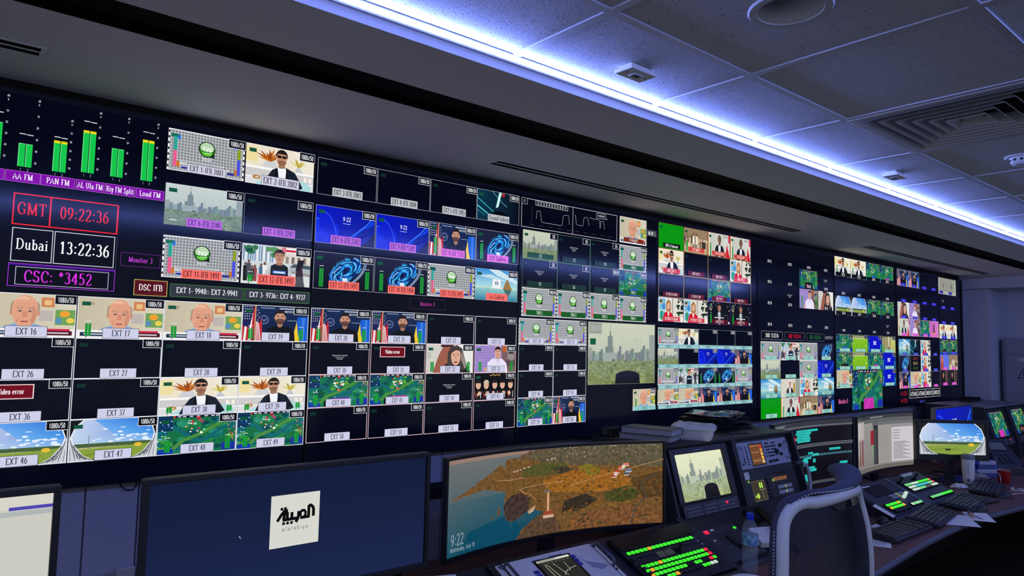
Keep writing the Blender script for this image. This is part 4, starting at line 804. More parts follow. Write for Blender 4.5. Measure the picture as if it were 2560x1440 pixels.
# ---- display 1, lower: EXT 16-49
d = (0,0); cx = [(.122,.369),(.375,.619),(.623,.876),(.880,1.124)]; rz = [(.1135,-.013),(-.016,-.139),(-.142,-.264),(-.267,-.393)]
g = [['oldman','oldman','oldman','leader'],['black']*4,['error','black','sofa','sofa'],['stadium','stadium','game','game']]
for r in range(4):
    for c in range(4):
        n = 16+10*r+c; f_ = g[r][c]
        tile(d,f_,cx[c][0],rz[r][0],cx[c][1],rz[r][1],cap='EXT %d'%n,met={'oldman':'l' if c else '','leader':'lr','sofa':'lr','game':'lr'}.get(f_,''),meth=.16 if f_ == 'sofa' else .3)
# ---- display 2, upper
d = (1,1); cx = [(1.138,1.392),(1.398,1.650),(1.655,1.902),(1.906,2.154)]; rz = [(.695,.555),(.511,.368),(.332,.191)]
rows = [[('black','EXT 3-IFB 2003','grey'),('black','EXT 4-IFB 2004','grey'),('black','EXT 5-IFB 2005','grey'),('studio','Ground Gallery','grey')],
        [('win','EXT 8-IFB 2242','purple'),('win','EXT 9 IFB *3341','purple'),('leader','EXT 10 IFB *3355','orchid'),('spiral','G1F Gallery','orchid')],
        [('spiral','EXT 13-IFB 1493','salmon'),('spiral','EXT 14-IFB 1494','salmon'),('tvu','EXT 15-IFB 1495','salmon'),('beach','AA Gallery','salmon')]]
for r in range(3):
    for c in range(4):
        f_, s, st = rows[r][c]
        tile(d,f_,cx[c][0],rz[r][0],cx[c][1],rz[r][1],cap=s,cs=st,capw=.51,caph=.23,border=(190,192,206) if f_ != 'tvu' else None,bw=.0009,met='lr' if f_ == 'spiral' else 'l' if f_ == 'leader' else '',meth=.5)
caption(d,0,0,lambda p: (p.frame(1.566,.133,1.745,.1775,.0007,(110,60,120)),p.text('Monitor 4',1.655,.147,.017,(176,60,150),fit=.085)),'monitor_caption')
# ---- display 2, lower: EXT 20-53
d = (1,0); cx = [(1.137,1.386),(1.395,1.649),(1.657,1.904),(1.914,2.152)]; rz = [(.114,-.012),(-.015,-.136),(-.139,-.260),(-.263,-.390)]
g = [['leader','leader','black','black'],['note','error','woman','chef'],['gamev','gamem','note','group'],['black']*4]
for r in range(4):
    for c in range(4):
        n = 20+10*r+c; f_ = g[r][c]
        tile(d,f_,cx[c][0],rz[r][0],cx[c][1],rz[r][1],cap='EXT %d'%n,cs='white',border=(240,206,214) if r else W_,met='lr' if f_ not in ('black','note','error','group') else '',meth=.34)
# ---- display 3, upper: waveforms, C1-C7, test grids
d = (2,1)
def wf(p):
    p.frame(2.169,.553,2.846,.694,.0022,(214,206,214)); p.rect(2.5115,.555,2.5135,.692,(214,206,214)); p.rect(2.169,.664,2.206,.694,(200,204,212)); p.rect(2.1705,.6655,2.2045,.6925,(14,16,26)); p.text('C1',2.1875,.6735,.011,(235,236,240),serif=False)
    for k in range(6): a = 2.258+k*.037; p.rect(a,.667,a+.034,.692,(206,208,214)); p.rect(a+.0015,.6685,a+.0325,.6905,(44,46,54)); p.text('234567'[k],a+.017,.672,.0145,(242,242,246),serif=False,wt=1.3)
    c = (196,202,216); random.seed(6)
    def tr(pts): p.line([(a,b+random.uniform(-.001,.001)) for a,b in pts],.0013,c)
    tr([(2.265,.602),(2.267,.638),(2.275,.642),(2.290,.642),(2.296,.600),(2.30,.590)]+[(2.30+.01*k,.588) for k in range(1,14)]+[(2.438,.592),(2.446,.640),(2.46,.644),(2.482,.644),(2.488,.600)])
    tr([(2.525,.655),(2.532,.652),(2.536,.610),(2.55,.606),(2.585,.606),(2.592,.648),(2.60,.652),(2.62,.652),(2.63,.612)]); tr([(2.635,.655),(2.66,.652),(2.69,.654),(2.71,.650),(2.712,.608)]); tr([(2.715,.608),(2.718,.645),(2.74,.650),(2.746,.606)]); tr([(2.752,.66),(2.758,.665),(2.772,.662)])
    for k in range(10): a = 2.22+.062*k; p.rect(a,.5705,a+.03,.5715,(110,90,100))
    p.frame(2.685,.660,2.757,.687,.0014,(206,208,214)); p.text('C1 HADATH',2.721,.669,.0095,(240,240,244),fit=.062); p.rect(2.2345,.58,2.2355,.66,(90,96,110))
caption(d,0,0,wf,'waveform_traces')
tile(d,'oldman',2.870,.694,3.089,.555,cap='C1 HADATH',cs='brown',res=None,capw=.74,caph=.16,capdz=.05)
caption(d,0,0,lambda p:(p.frame(3.095,.614,3.180,.648,.001,(150,154,164)),p.text('MON 5',3.1375,.619,.022,(236,238,242),fit=.080)),'monitor_caption')
cx = [(2.183,2.408),(2.412,2.640),(2.644,2.866),(2.870,3.094)]; rz = [(.541,.405),(.400,.269),(.264,.128)]
rows = [[('skyline2','C2','green','525'),('note','C3','dgreen','525'),('note','C4','dgreen','525'),('tvu','TVU 6','tvug','1080i/50')],[('note','C5','dgreen','525'),('note','C6','dgreen','525'),('note','C7','dgreen','1080i/50'),('gameb','TVU 5','tvug','1080i/50')],[('tvu','TVU 1','tvug','1080i/50'),('tvu','TVU 2','tvug','1080i/50'),('tvu','TVU 3','tvug','25p/48'),('tvu','TVU 4','tvug','1080i/50')]]
for r in range(3):
    for c in range(4):
        f_, s, st, rs = rows[r][c]; tile(d,f_,cx[c][0],rz[r][0],cx[c][1],rz[r][1],cap=s,cs=st,res=rs,capw=.76,caph=.19,capdz=.03,border=(100,150,110) if f_ != 'tvu' else None,bw=.001)
# ---- display 3, lower
d = (2,0); cx = [(2.170,2.392),(2.396,2.622)]; rz = [(.116,-.005),(-.008,-.131),(-.134,-.257),(-.260,-.390)]
g = [['tvu','tvu'],['black']*2,['black']*2,['gamev','leader']]; nn = [[24,25],[34,35],[44,45],[59,60]]
for r in range(4):
    for c in range(2): f_ = g[r][c]; tile(d,f_,cx[c][0],rz[r][0],cx[c][1],rz[r][1],cap='EXT %d'%nn[r][c],met='lr' if r == 3 else '',meth=.35,bw=.0013,tg=f_ != 'tvu')
f = tile(d,'skyline2',2.638,.116,3.170,-.206,res=None,tg=False,border=(150,170,150),bw=.001)
caption(d,2.638,-.206,lambda p:(p.rect(.004,.262,.098,.318,(150,158,150)),p.text('1080i/50',.051,.277,.026,(190,196,188),serif=False,fit=.084)),'resolution_tag')
caption(d,2.638,-.206,lambda p:p.rect(.012,.205,.054,.237,(8,92,62)),'tally_tag')
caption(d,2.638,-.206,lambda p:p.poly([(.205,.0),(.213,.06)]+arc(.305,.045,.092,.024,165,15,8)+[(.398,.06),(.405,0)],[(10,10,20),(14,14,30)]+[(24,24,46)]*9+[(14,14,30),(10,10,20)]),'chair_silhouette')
tile(d,'oldman',2.989,-.238,3.178,-.353,cap='EXT 16',cs='aqua',capw=1.0,caph=.2,border=None,met='l',meth=.5)
# ---- display 4, upper
d = (3,1); cxs = [3.200,3.433,3.674,3.911,4.147]; rz = [(.704,.560),(.556,.416),(.412,.281),(.277,.139)]
rows = [[('green','DMC to Samacom','blk'),('crowd','EST MKTV','red'),('official','EXT 54 SPTH','red'),('official','EXT 58 APP','red')],[('sofa','DMC OUT 1','rose'),('black','DMC OUT 2','dred'),('black','DMC OUT 3','dred'),('redcoat','DMC OUT 4','rose')],
        [('black','SC KID GL MAIN','dred'),('black','SC KID GL BKP','dred'),('gamem','DMC OUT 5','dred'),('black','DMC OUT 6','dred')],[('redcoat','SC KIDC GL MAIN','rose'),('redcoat','SC KIDC GL BKP','rose'),('host','AROTEST 54','dred'),('host','AROTEST 55','dred')]]
for r in range(4):
    for c in range(4):
        f_, s, st = rows[r][c]; tile(d,f_,cxs[c]+.001,rz[r][0],cxs[c+1]-.002,rz[r][1],cap=s,cs=st,res=None,capw=.68,caph=.19,capdz=.03,border=[(120,60,50),(226,180,120),(230,196,140),(110,50,150)][r],bw=.0010,met='l' if f_ in ('redcoat','host','crowd') else '',meth=.4)
# ---- display 4, lower
d = (3,0); cxs = [3.199,3.387,3.580,3.770,3.963,4.157]; rzs = [.104,-.013,-.126,-.243,-.354]
g = [['tvu','sofa','black','black','black'],['skyline2','black','win','win','leader'],['tvu','street','spiral','spiral','tvu'],['oldman','oldman','leader','leader','leader']]
n = 0
for r in range(4):
    for c in range(5):
        n = r*5+c+1 if r < 3 else 17+c
        h_ = rzs[r]-rzs[r+1]; zb = rzs[r+1]+h_*.2
        f = tile(d,g[r][c],cxs[c]+.0008,rzs[r]-.0005,cxs[c+1]-.0012,zb,border=(170,206,206) if g[r][c] == 'black' else None,bw=.0006,tg=False,met='lr' if g[r][c] == 'spiral' else '',meth=.5)
        q = Paint(); w_ = cxs[c+1]-cxs[c]-.002; q.rect(0,0,w_,h_*.195,(140,190,196)); q.rect(w_*.03,h_*.05,w_*.3,h_*.1,(180,216,220)); q.rect(w_*.7,h_*.06,w_*.95,h_*.1,(176,214,220)); q.text('EXT %d'%n,w_/2,h_*.035,h_*.125,(40,66,72),cond=.8,wt=1.2); put(DISP[d],'caption',q,cxs[c]+.0008,rzs[r+1]+.0006,f,.004)
# ---- display 5, upper: captions on black
d = (4,1); cxs = [4.239,4.506,4.769,5.036,5.272]; rz = [(.705,.572),(.567,.433),(.428,.289),(.285,.146)]
g = [['black']*4,['black','black','gamed','note'],['black','note','chef','woman'],['black']*4]
for r in range(4):
    for c in range(4): tile(d,g[r][c],cxs[c]+.003,rz[r][0],cxs[c+1]-.003,rz[r][1],cap='EXT %d'%(22+4*r+c),cs='plain',res=None,tg=False,border=(16,19,36),bw=.001,capw=.55,caph=.2,met='lr' if g[r][c] in ('gamed','chef') else '',meth=.6)
# ---- display 5, lower
d = (4,0)
def cl5(p):
    for a,b,s,c,fc in ((4.268,4.535,'DXB  13:22:36',(232,234,226),(170,172,176)),(4.565,4.828,'GMT  09:22:36',(206,20,50),(130,132,140)),(4.858,5.118,'KSA  12:22:36',(36,120,52),(120,124,126))): p.frame(a,.058,b,.114,.0016,fc); p.text(s,(a+b)/2,.0735,.026,c,fit=b-a-.03,wt=1.2)
    p.text('MONITOR 7',5.195,.076,.022,(150,152,160),fit=.13)
caption(d,0,0,cl5,'clock_readout')
cxs = [4.261,4.512,4.763,5.020,5.268]; rzs = [.045,-.081,-.206,-.334,-.466]
g = [['tvu','street','tvu','spiral'],['skyline2','black','tvu','win'],['beach','suitwoman','redcoat','beach'],['green','official','crowd','leader']]
cp = [['DSC 1','DSC 2','DSC 3','DSC 4'],['DSC 5','DSC 6','DSC 7','DSC 8'],['DSC 9','DSC 10','DSC 11','AA GALLERY'],['DMC','DMC OUT','KSA TV','KIEV LIVE']]
for r in range(4):
    for c in range(4): tile(d,g[r][c],cxs[c]+.001,rzs[r]-.001,cxs[c+1]-.002,rzs[r+1]+.001,cap=cp[r][c],cs='aqua2',res=None,tg=False,border=(170,186,170) if g[r][c] == 'tvu' else None,bw=.001,capw=.56,caph=.2,capdz=.03)
# ---- display 6, upper
d = (5,1); cxs = [5.298,5.561,5.829,6.085,6.346]; rz = [(.710,.562),(.556,.418),(.411,.265),(.260,.136)]
g = [['sofa','sofa','gameb','gamem'],['black']*4,['stadium','stadium','gamed','gamed'],['black','black','black','note']]
for r in range(4):
    for c in range(4): tile(d,g[r][c],cxs[c]+.002,rz[r][0],cxs[c+1]-.002,rz[r][1],cap='EXT %d'%(38+4*r+c),cs='plain' if r in (1,3) else 'blk',res=None,tg=False,border=(16,19,36) if r in (1,3) else None,bw=.001,capw=.5 if r in (1,3) else .96,caph=.2,met='lr' if g[r][c][:4] == 'game' else 'l' if g[r][c] == 'sofa' else '',meth=.5)
# ---- display 6, lower
d = (5,0); cxs = [5.307,5.572,5.838,6.100,6.362]; rzs = [.120,-.015,-.152,-.290]
g = [['gameb','pitch','ssc','desert'],['gamed','pitch','gamem','ssc'],['oldman',None,None,'ssc']]
for r in range(3):
    for c in range(4):
        if g[r][c]: tile(d,g[r][c],cxs[c]+.001,rzs[r]-.001,cxs[c+1]-.002,rzs[r+1]+.001,cap='SC %d'%(r*4+c+1),cs='aqua2',res='HD',tg=False,border=(120,200,140),bw=.0006,capw=.64,caph=.17,capdz=.02,met='l' if g[r][c] == 'oldman' else '')
tile(d,'gamem',5.560,-.155,6.094,-.462,res=None,tg=False,border=None)
caption(d,0,0,lambda p:p.text('Monitor 8',5.405,-.405,.034,(232,110,180),fit=.145),'monitor_caption')
# ---- display 7
d = (6,1); cxs = [6.420,6.660,6.892,7.107,7.324]; rzs = [.708,.563,.425,.283,.131]
g = [['leader','leader','black','black'],['black']*4,['woman','chef','black','black'],['official','chef','gameb','pinkset']]
for r in range(4):
    for c in range(4): tile(d,g[r][c],cxs[c]+.0012,rzs[r]-.002,cxs[c+1]-.0012,rzs[r+1]+.002,cap='EXT %d'%(r*4+c+1),cs='mag' if r == 3 else 'blue',res=None,tg=False,border=(24,20,110) if g[r][c] == 'black' else (200,200,210),bw=.0008,capw=.46,caph=.17)
d = (6,0); cxs = [6.428,6.660,6.893,7.116,7.332]; rzs = [.104,-.036,-.178,-.320]
g = [['beach','studio','redcoat','black'],['spiral','clocks3','redcoat','black'],['leader','oldman','redcoat','dark']]
for r in range(3):
    for c in range(4): tile(d,g[r][c],cxs[c]+.0012,rzs[r]-.002,cxs[c+1]-.0012,rzs[r+1]+.002,cap='SC %d'%(r*4+c+1) if g[r][c] != 'clocks3' else None,cs='mag' if r == 2 else 'bluel',res=None,tg=False,border=(40,40,100) if g[r][c] == 'black' else (190,190,200),bw=.0008,capw=.42,caph=.16)
def nb7(p):
    for k,s in enumerate(('AFTD:MG','AFTD:MG','DUNCED:TX','DUNCED:TX')): a = 6.625+k*.175; p.frame(a,-.408,a+.173,-.334,.003,(206,206,208)); p.rect(a+.012,-.398,a+.160,-.344,(20,20,24)); p.text(s,a+.0865,-.388,.034,(220,220,222),fit=.14,wt=1.2)
    for z in (-.375,-.437): p.text('00',6.465,z,.026,(206,30,44),serif=False); p.frame(6.50,z-.002,6.575,z+.030,.003,(190,24,40)); p.text('12:5',6.537,z+.003,.02,(206,30,44),serif=False,fit=.06)
    p.text('Monitor 9',6.90,-.452,.024,(70,76,190),fit=.11)
caption(d,0,0,nb7,'number_boxes')
# ---- display 8
d = (7,1); cxs = [7.342,7.562,7.790]
tile(d,'script',7.342,.703,7.788,.548,cap=None,res=None,tg=False,border=None)
for r,(a,b) in enumerate(((.544,.408),(.404,.265))):
    for c in range(2): tile(d,'note' if (r,c) == (0,0) else 'black',cxs[c],a,cxs[c+1]-.003,b,cap='EXT %d'%(60+2*r+c),cs='blue',res=None,tg=False,border=(24,20,110),bw=.001,capw=.46,caph=.18)
for c in range(2): tile(d,'sofa',cxs[c],.261,cxs[c+1]-.003,.124,cap='EXT %d'%(64+c),cs='blue',res=None,tg=False,border=None,capw=.5,caph=.2)
caption(d,0,0,lambda p:[p.rect(7.362+.226*c,.552,7.452+.226*c,.578,(60,50,170)) for c in (0,)],'caption')
caption(d,0,0,lambda p:p.rect(7.588,.552,7.678,.578,(60,50,170)),'caption')
d = (7,0)
for r,(fs_,a,b) in enumerate(((('gamed','gamed'),.116,-.023),(('orange','crowd'),-.027,-.168),(('host2','host2'),-.172,-.312))):
    for c in range(2): tile(d,fs_[c],cxs[c],a,cxs[c+1]-.003,b,cap='EXT %d'%(66+2*r+c),cs='blue' if r == 0 else 'mag',res=None,tg=False,border=(120,110,150),bw=.0008,capw=.48,caph=.18)
# black filler strip between displays and soffit, and the end cheek
struct('trim_4', MB().box(XA,YD+.02,H+.7145,7.95,YW,SZ), M_black)
struct('trim_5', MB().box(7.908,YD-.004,H-.472,7.95,YW,H+.7145), M_black)
struct('trim_6', MB().box(XA+.01,YD,H-.464,.094,YW,H+.7145), M_black)
# ================================================================ desk and consoles
M_wood = mat('desk_laminate', (112,74,66), .5, noise=(14,(92,58,54),6,(1,8,1)), spec=.25)
M_trim = mat('edge_rubber', (74,76,86), .3)
M_con = mat('console_black', (20,21,26), .5)
M_con2 = mat('console_grey', (40,42,50), .5)
M_lamg = mat('grey_laminate', (112,116,128), .45)
M_lav = mat('pale_instrument_panel', (222,220,216), .4)
M_blueg = mat('blue_grey_panel', (150,152,168), .45)
M_pap = mat('white_paper', (238,236,230), .8)
TH = math.atan(.4545); TF = math.atan(.3)
front = [(-1.3,1.0),(0,1.08),(1.0,1.16),(1.6,1.21),(2.2,1.262),(2.974,1.321),(3.3,1.352),(3.686,1.386),(4.0,1.402),(4.27,1.408),(4.7,1.395),(5.14,1.352),(5.6,1.28),(6.2,1.16),(6.8,1.0)]
t = thing('control_desk', 'long dark brown desk with a curved grey rubber edge', 'desk', (0,0,0))
obj('desk_top', MB().prism(front+[(8.0,1.0),(8.0,2.5),(-1.3,2.5)],.715,.75,'z'), M_wood, t)
obj('edge_trim', MB().tube([(x,y-.002,.734) for x,y in front],.0155,10), M_trim, t, smooth=True, ang=60)
obj('modesty_panel', MB().prism([(-1.2,2.3),(8,2.3),(8,2.33),(-1.2,2.33)],.02,.715,'z'), M_con, t)
for x in (-1.1,1.15,3.2,7.9): obj('leg', MB().box(x-.03,1.5,0,x+.03,2.3,.715), M_con, t)
# ---- sloping console in front of the equipment bays
def slope_z(y): return .78+.4545*(y-1.711)
def wedge(x0, x1, label, y0=1.645, y1=1.962):
    t = thing('console_wedge', label, 'console', ((x0+x1)/2,0,.75)); a = (x1-x0)/2
    obj('body', MB().prism([(y0,0),(y0,slope_z(y0)-.756),(y1,slope_z(y1)-.756),(y1,0)],-a,a,'x'), M_con, t)
    for s in (-1,1): obj('side_rail', MB().prism([(y0-.01,0),(y0-.01,slope_z(y0)-.744),(y1,slope_z(y1)-.742),(y1,0)],s*a-.008,s*a+.008,'x'), M_con2, t, bevel=.002)
    obj('hand_rest', MB().prism([(y0-.03,0),(y0-.03,.006),(y0-.022,.014),(y0,.014),(y0,0)],-a,a,'x'), M_con2, t)
wedge(1.30,2.595,'sloping black console carrying the green-lit switcher and white analyser')
wedge(2.615,3.73,'sloping black console in front of the skyline monitor bay', 1.69)
wedge(4.06,5.02,'sloping grey console under the farther lit switcher', 1.668, 1.905)
def on_slope(x, y): return (x, y, slope_z(y))
SL = 1/math.cos(TH)
def slope_thing(name, label, cat, x, y=1.711, **k): return thing(name, label, cat, (x, y-.004*math.sin(TH), slope_z(y)-.004), rot=(TH,0,0), **k)
def glow(name, rgb, es=1.): return mat(name, tuple(x*.5 for x in rgb), .4, emit=rgb, es=es)
G_g = glow('button_green',(60,226,44),1.1); G_o = glow('button_orange',(244,160,40),1.1); G_r = glow('button_red',(236,30,70),1.1); G_w = glow('button_white',(206,226,206),.9); G_d = mat('button_unlit',(46,44,48),.5)
btn = MB().box(-.0092,-.0068,0,.0092,.0068,.005).mesh('button')
BTN = {}
def button(par, x, y, z, m, sx=1., sy=1., name='button'):
    k = m.name
    if k not in BTN: BTN[k] = MB().box(-.0092,-.0068,0,.0092,.0068,.0034).mesh('button'); BTN[k].materials.append(m)
    o = bpy.data.objects.new(name, BTN[k]); C.objects.link(o); o.parent = par; o.location = (x,y,z); o.scale = (sx,sy,1); return o
# ---- nearer production switcher
t = slope_thing('production_switcher','black production switcher with rows of glowing green buttons','switcher',2.345)
obj('panel', MB().box(-.228,-.045,0,.242,.246,.014), M_con, t, bevel=.002)
obj('upper_bezel', MB().box(-.222,.172,.014,.236,.242,.018), mat('switcher_screen_black',(6,6,9),.3), t, bevel=.001)
obj('dividing_rib', MB().box(-.222,.1265,.014,.236,.130,.017), M_con2, t)
rows = [(.153,['g']*5+['o']+['g']*11),(.0755,['g']*4+['o']+['g']*11+['r']),(.0520,['g','o']+['g']*14+['r']),(.0285,['o']+['g']*8+['d','d']+['g','g']+['d','d']+['r','g']),(.005,['g','g','d','g','g','o']+['d']*6+['g','g','w','w','d'])]
for ry, cs in rows:
    obj('button_bed', MB().box(-.214,ry-.0105,.014,.206,ry+.0105,.0155), M_black, t)
    for k, c in enumerate(cs): button(t,-.2025+k*.0244+(.004 if ry < .1 else 0),ry,.0155,{'g':G_g,'o':G_o,'r':G_r,'d':G_d,'w':G_w}[c],.90,.98)
for x in (-.052,-.002): 
    o = obj('key_display', MB().box(-.021,-.014,0,.021,.014,.004), mat('key_display',(34,38,44),.3,emit=(70,72,66),es=.5), t, bevel=.001); o.location = (x,.112,.014)
obj('joystick', MB().lathe([(.014,0),(.014,.006),(.006,.008),(.005,.022),(.009,.026),(.006,.032),(0,.033)],14), M_black, t, smooth=True).location = (.055,.108,.014)
for k in range(5): obj('knob', MB().lathe([(.008,0),(.008,.010),(0,.010)],12), M_con2, t).location = (-.215+.003*k,.10-.028*k+.02,.014)
for x,y in ((-.208,.124),(-.214,.096),(.20,.150),(.205,.128),(.21,.108)): button(t,x,y,.014,mat('key_grey',(120,124,134),.5),.7,.8,'small_key')
# ---- waveform analyser in the console
t = slope_thing('waveform_analyser','white rack analyser with steel handles and a small trace screen','analyser',1.794)
obj('rack_frame', MB().box(-.262,.006,0,.262,.270,.010), M_con, t, bevel=.002)
obj('front_panel', MB().box(-.215,.020,.010,.215,.2455,.020), M_lav, t, bevel=.0015)
for s in (-1,1):
    obj('rack_ear', MB().box(s*.2275-.0125,.020,.010,s*.2275+.0125,.2455,.016), M_lav, t, bevel=.001)
    obj('ear_gap', MB().box(s*.2145-.0015,.020,.0101,s*.2145+.0015,.2455,.0203), M_black, t)
    obj('handle', MB().tube([(s*.219,.225,.016),(s*.219,.222,.040),(s*.219,.214,.046),(s*.219,.124,.046),(s*.219,.116,.040),(s*.219,.113,.016)],.0055,10), mat('handle_alloy',(96,100,116),.35,metal=.7), t, smooth=True)
    for y in (.234,.100): obj('screw', MB().lathe([(.006,.016),(.006,.0185),(.003,.019),(.003,.0175),(0,.0175)],12), M_steel, t).location = (s*.2275,y,0)
def trace(p):
    p.rect(0,0,.156,.122,(38,40,36)); p.rect(0,.112,.156,.122,(206,208,196)); p.rect(.004,.113,.09,.121,(150,152,140)); c = (206,206,176)
    p.line([(.030,.0),(.022,.090),(.026,.098),(.034,.094),(.052,.0)],.0022,c); p.line([(.058,.09),(.062,.096),(.082,.03)],.0018,c)
    p.line([(.07,.035),(.08,.05),(.085,.046),(.094,.054),(.105,.052),(.11,.058),(.145,.062)],.0018,c); p.line([(.108,.05),(.111,.094)],.0018,(190,190,160)); p.rect(.002,.002,.02,.02,(70,74,64))
    for k in range(7): p.rect(.02+.019*k,.102,.03+.019*k,.105,(110,112,100))
o = obj('trace_screen', MB().box(-.010,-.006,0,.166,.128,.003), M_black, t); o.location = (-.082,.093,.020)
p = Paint(); trace(p); s_ = obj('trace', p.mesh('trace'), PIC, o); s_.rotation_euler = (R(-90),0,0); s_.location = (0,0,.0034)
for s,x in ((0,.088),(1,-.112)):
    for k in range(3): 
        b_ = obj('blue_key', MB().box(-.011,-.008,0,.011,.008,.004), mat('key_blue',(40,50,150),.4), t, bevel=.002); b_.location = (x,.200-.020*k-(.03 if s else 0),.020)
obj('crest', MB().add([(.105,.215,.0203),(.125,.170,.0203),(.205,.125,.0203),(.165,.110,.0203),(.13,.13,.0203)],[(0,1,4),(1,2,3,4)]), M_blueg, t)
obj('brand_line', MB().box(-.01,.221,.020,.055,.229,.0204).box(-.095,.221,.020,-.05,.226,.0204), mat('print_grey',(110,114,140),.5), t)
# ---- small control panel beside it
t = slope_thing('camera_control_panel','dark control panel with a red lamp and a green lamp','control panel',2.745,1.79)
obj('panel', MB().box(-.125,-.105,0,.125,.09,.012), M_con2, t, bevel=.002)
button(t,-.09,.074,.012,G_r,1.4,1.3,'red_lamp'); button(t,.106,.062,.012,G_g,.7,.9,'green_lamp'); button(t,-.045,.078,.012,M_pap,1.2,.6,'name_strip'); button(t,-.10,.02,.012,M_pap,.6,.6,'name_strip')
obj('recess', MB().box(-.06,-.02,.012,.075,.055,.0125), M_con, t); obj('label_strip', MB().box(.02,-.09,.012,.09,-.075,.0125), mat('strip_olive',(90,92,70),.6), t)
obj('lever', MB().box(-.012,-.05,.012,.012,.03,.018).tube([(0,-.04,.018),(.03,-.06,.03),(.07,-.075,.034)],.008,8), M_black, t)
# ---- equipment bays: tilted face, shelf on top
def face_y(z): return 1.706+.3*z
def bay(x0, x1, label, top=None):
    t = thing('equipment_bay', label, 'console bay', ((x0+x1)/2,0,.75)); a = (x1-x0)/2; z0 = .865
    y = lambda z: face_y(z)+.012
    obj('housing', MB().prism([(y(z0),0),(y(z0),z0-.75),(y(1.19),1.19-.75),(2.48,1.19-.75),(2.48,0)],-a+.012,a-.012,'x'), M_con, t)
    for s in (-1,1): obj('side_cheek', MB().prism([(face_y(z0)-.02,0),(face_y(z0)-.02,z0-.75),(face_y(1.2)-.02,1.2-.75),(2.49,1.2-.75),(2.49,0)],s*a-.013*(s>0),s*a+.013*(s<0),'x'), M_con2, t, bevel=.003)
    obj('shelf', MB().box(-a+.013,face_y(1.2)-.022,1.186-.75,a-.013,2.50,1.2-.75), top or M_con, t, bevel=.003)
bay(2.605,3.155,'black bay housing the skyline monitor, books on its shelf')
bay(3.16,3.735,'black bay housing two rack instruments beside the mesh chair')
bay(6.80,7.37,'far black bay housing the tilted game monitor',M_lamg)
bay(7.385,7.95,'farthest black bay by the end pillar with grey top',M_lamg)
def face_thing(name, label, cat, x, z, **k): return thing(name, label, cat, (x, face_y(z)+.006, z), rot=(-TF,0,0), **k)
def rack_screen(par, name, paintfn, w_, h_, loc):
    p = Paint(); paintfn(p); o = obj(name, p.mesh(name, box=(0,0,w_,h_), uvs=16/w_), PIC, par); o.location = loc; return o
def feed_paint(k, w_, h_):
    def f(p):
        q = Paint(); FEED[k](q)
        for pts, cols, a, lv in q.P: p.P.append(([(x*w_/16,y*h_/9) for x,y in pts],cols,a,lv))
        p.k = q.k
    return f
def broadcast_monitor(x, fd, label, chair=False, z=.872):
    t = face_thing('broadcast_monitor', label, 'monitor', x, z)
    obj('chassis', MB().box(-.225,.0,.0,.225,.006,.318), M_con, t)
    obj('bezel', MB().box(-.225,-.012,.072,-.188,.0,.318).box(.188,-.012,.072,.225,.0,.318).box(-.188,-.012,.290,.188,0,.318).box(-.188,-.012,.072,.188,0,.079), M_dark, t, bevel=.003)
    sc = rack_screen(t,'screen',feed_paint(fd,.372,.210),.372,.210,(-.186,-.001,.0795))
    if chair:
        p = Paint(); p.poly([(.165,0),(.172,.052)]+arc(.222,.046,.052,.018,160,20,8)+[(.273,.052),(.280,0)],[(12,10,18),(18,15,24)]+[(30,25,38)]*9+[(18,15,24),(12,10,18)]); o = obj('chair_outline', p.mesh('chair_outline'), PIC, t); o.location = (-.186,-.0045,.0795)  # dark chair outline drawn over the skyline picture
    obj('control_strip', MB().box(-.215,-.016,.004,.215,0,.066), M_con2, t, bevel=.002)
    mb = MB()
    for r in range(3):
        for k in range(30):
            if k in (8,9,17,18): continue
            mb.box(-.19+k*.0128,-.018,.014+r*.016,-.183+k*.0128,-.016,.021+r*.016)
    o = obj('control_keys', mb, mat('tiny_keys',(120,124,132),.5), t); o['kind'] = 'stuff'
    obj('red_readout', MB().box(.105,-.0185,.040,.122,-.016,.050), G_r, t); obj('name_bar', MB().box(-.05,-.0125,.299,.03,-.012,.303), mat('bar_grey',(110,112,118),.5), t)
    return t
broadcast_monitor(2.878,'skyline3','square-bezelled monitor showing a hazy skyline with a chair silhouette',True)
broadcast_monitor(7.083,'gamem','tilted bay monitor showing a green game with magenta patch')
broadcast_monitor(7.66,'gamed','tilted bay monitor at the right frame edge with dark green picture')
# rack instruments of the second bay
t = face_thing('video_analyser','blue-grey rack analyser with an orange grid screen and many small controls','analyser',3.43,1.038)
obj('panel', MB().box(-.2415,-.006,0,.2415,.006,.1335), M_blueg, t, bevel=.002)
def og(p):
    p.rect(0,0,.116,.104,(92,58,36)); 
    for k in range(7): p.rect(.012*k+.006,.008,.012*k+.007,.084,(190,120,70)); p.rect(.004,.010+.012*k,.086,.011+.012*k,(170,104,60))
    p.line([(.006+.004*k,.022+.006*math.sin(k*1.3)) for k in range(20)],.0016,(236,190,120)); p.line([(.006+.004*k,.062+.004*math.sin(k*2.1)) for k in range(20)],.0014,(230,170,110)); p.rect(.004,.090,.086,.100,(150,96,60))
    for k,c in enumerate(((206,60,50),(226,150,60),(226,176,100),(236,170,70),(226,190,130))): p.rect(.091,.082-.019*k,.113,.098-.019*k,c)
rack_screen(t,'grid_screen',og,.116,.104,(-.124,-.0065,.014))
obj('screen_rim', MB().box(-.130,-.0075,.008,-.124,-.006,.124).box(-.008,-.0075,.008,-.002,-.006,.124).box(-.124,-.0075,.118,-.008,-.006,.124).box(-.124,-.0075,.008,-.008,-.006,.014), M_con2, t)
mb = MB(); random.seed(1)
for r in range(5):
    for k in range(9):
        if random.random() < .78: mb.box(.012+k*.013,-.009,.045+r*.016,.020+k*.013,-.006,.053+r*.016)
for k in range(7): mb.box(-.165,-.009,.018+k*.014,-.155,-.006,.026+k*.014)
o = obj('small_keys', mb, M_con2, t); o['kind'] = 'stuff'
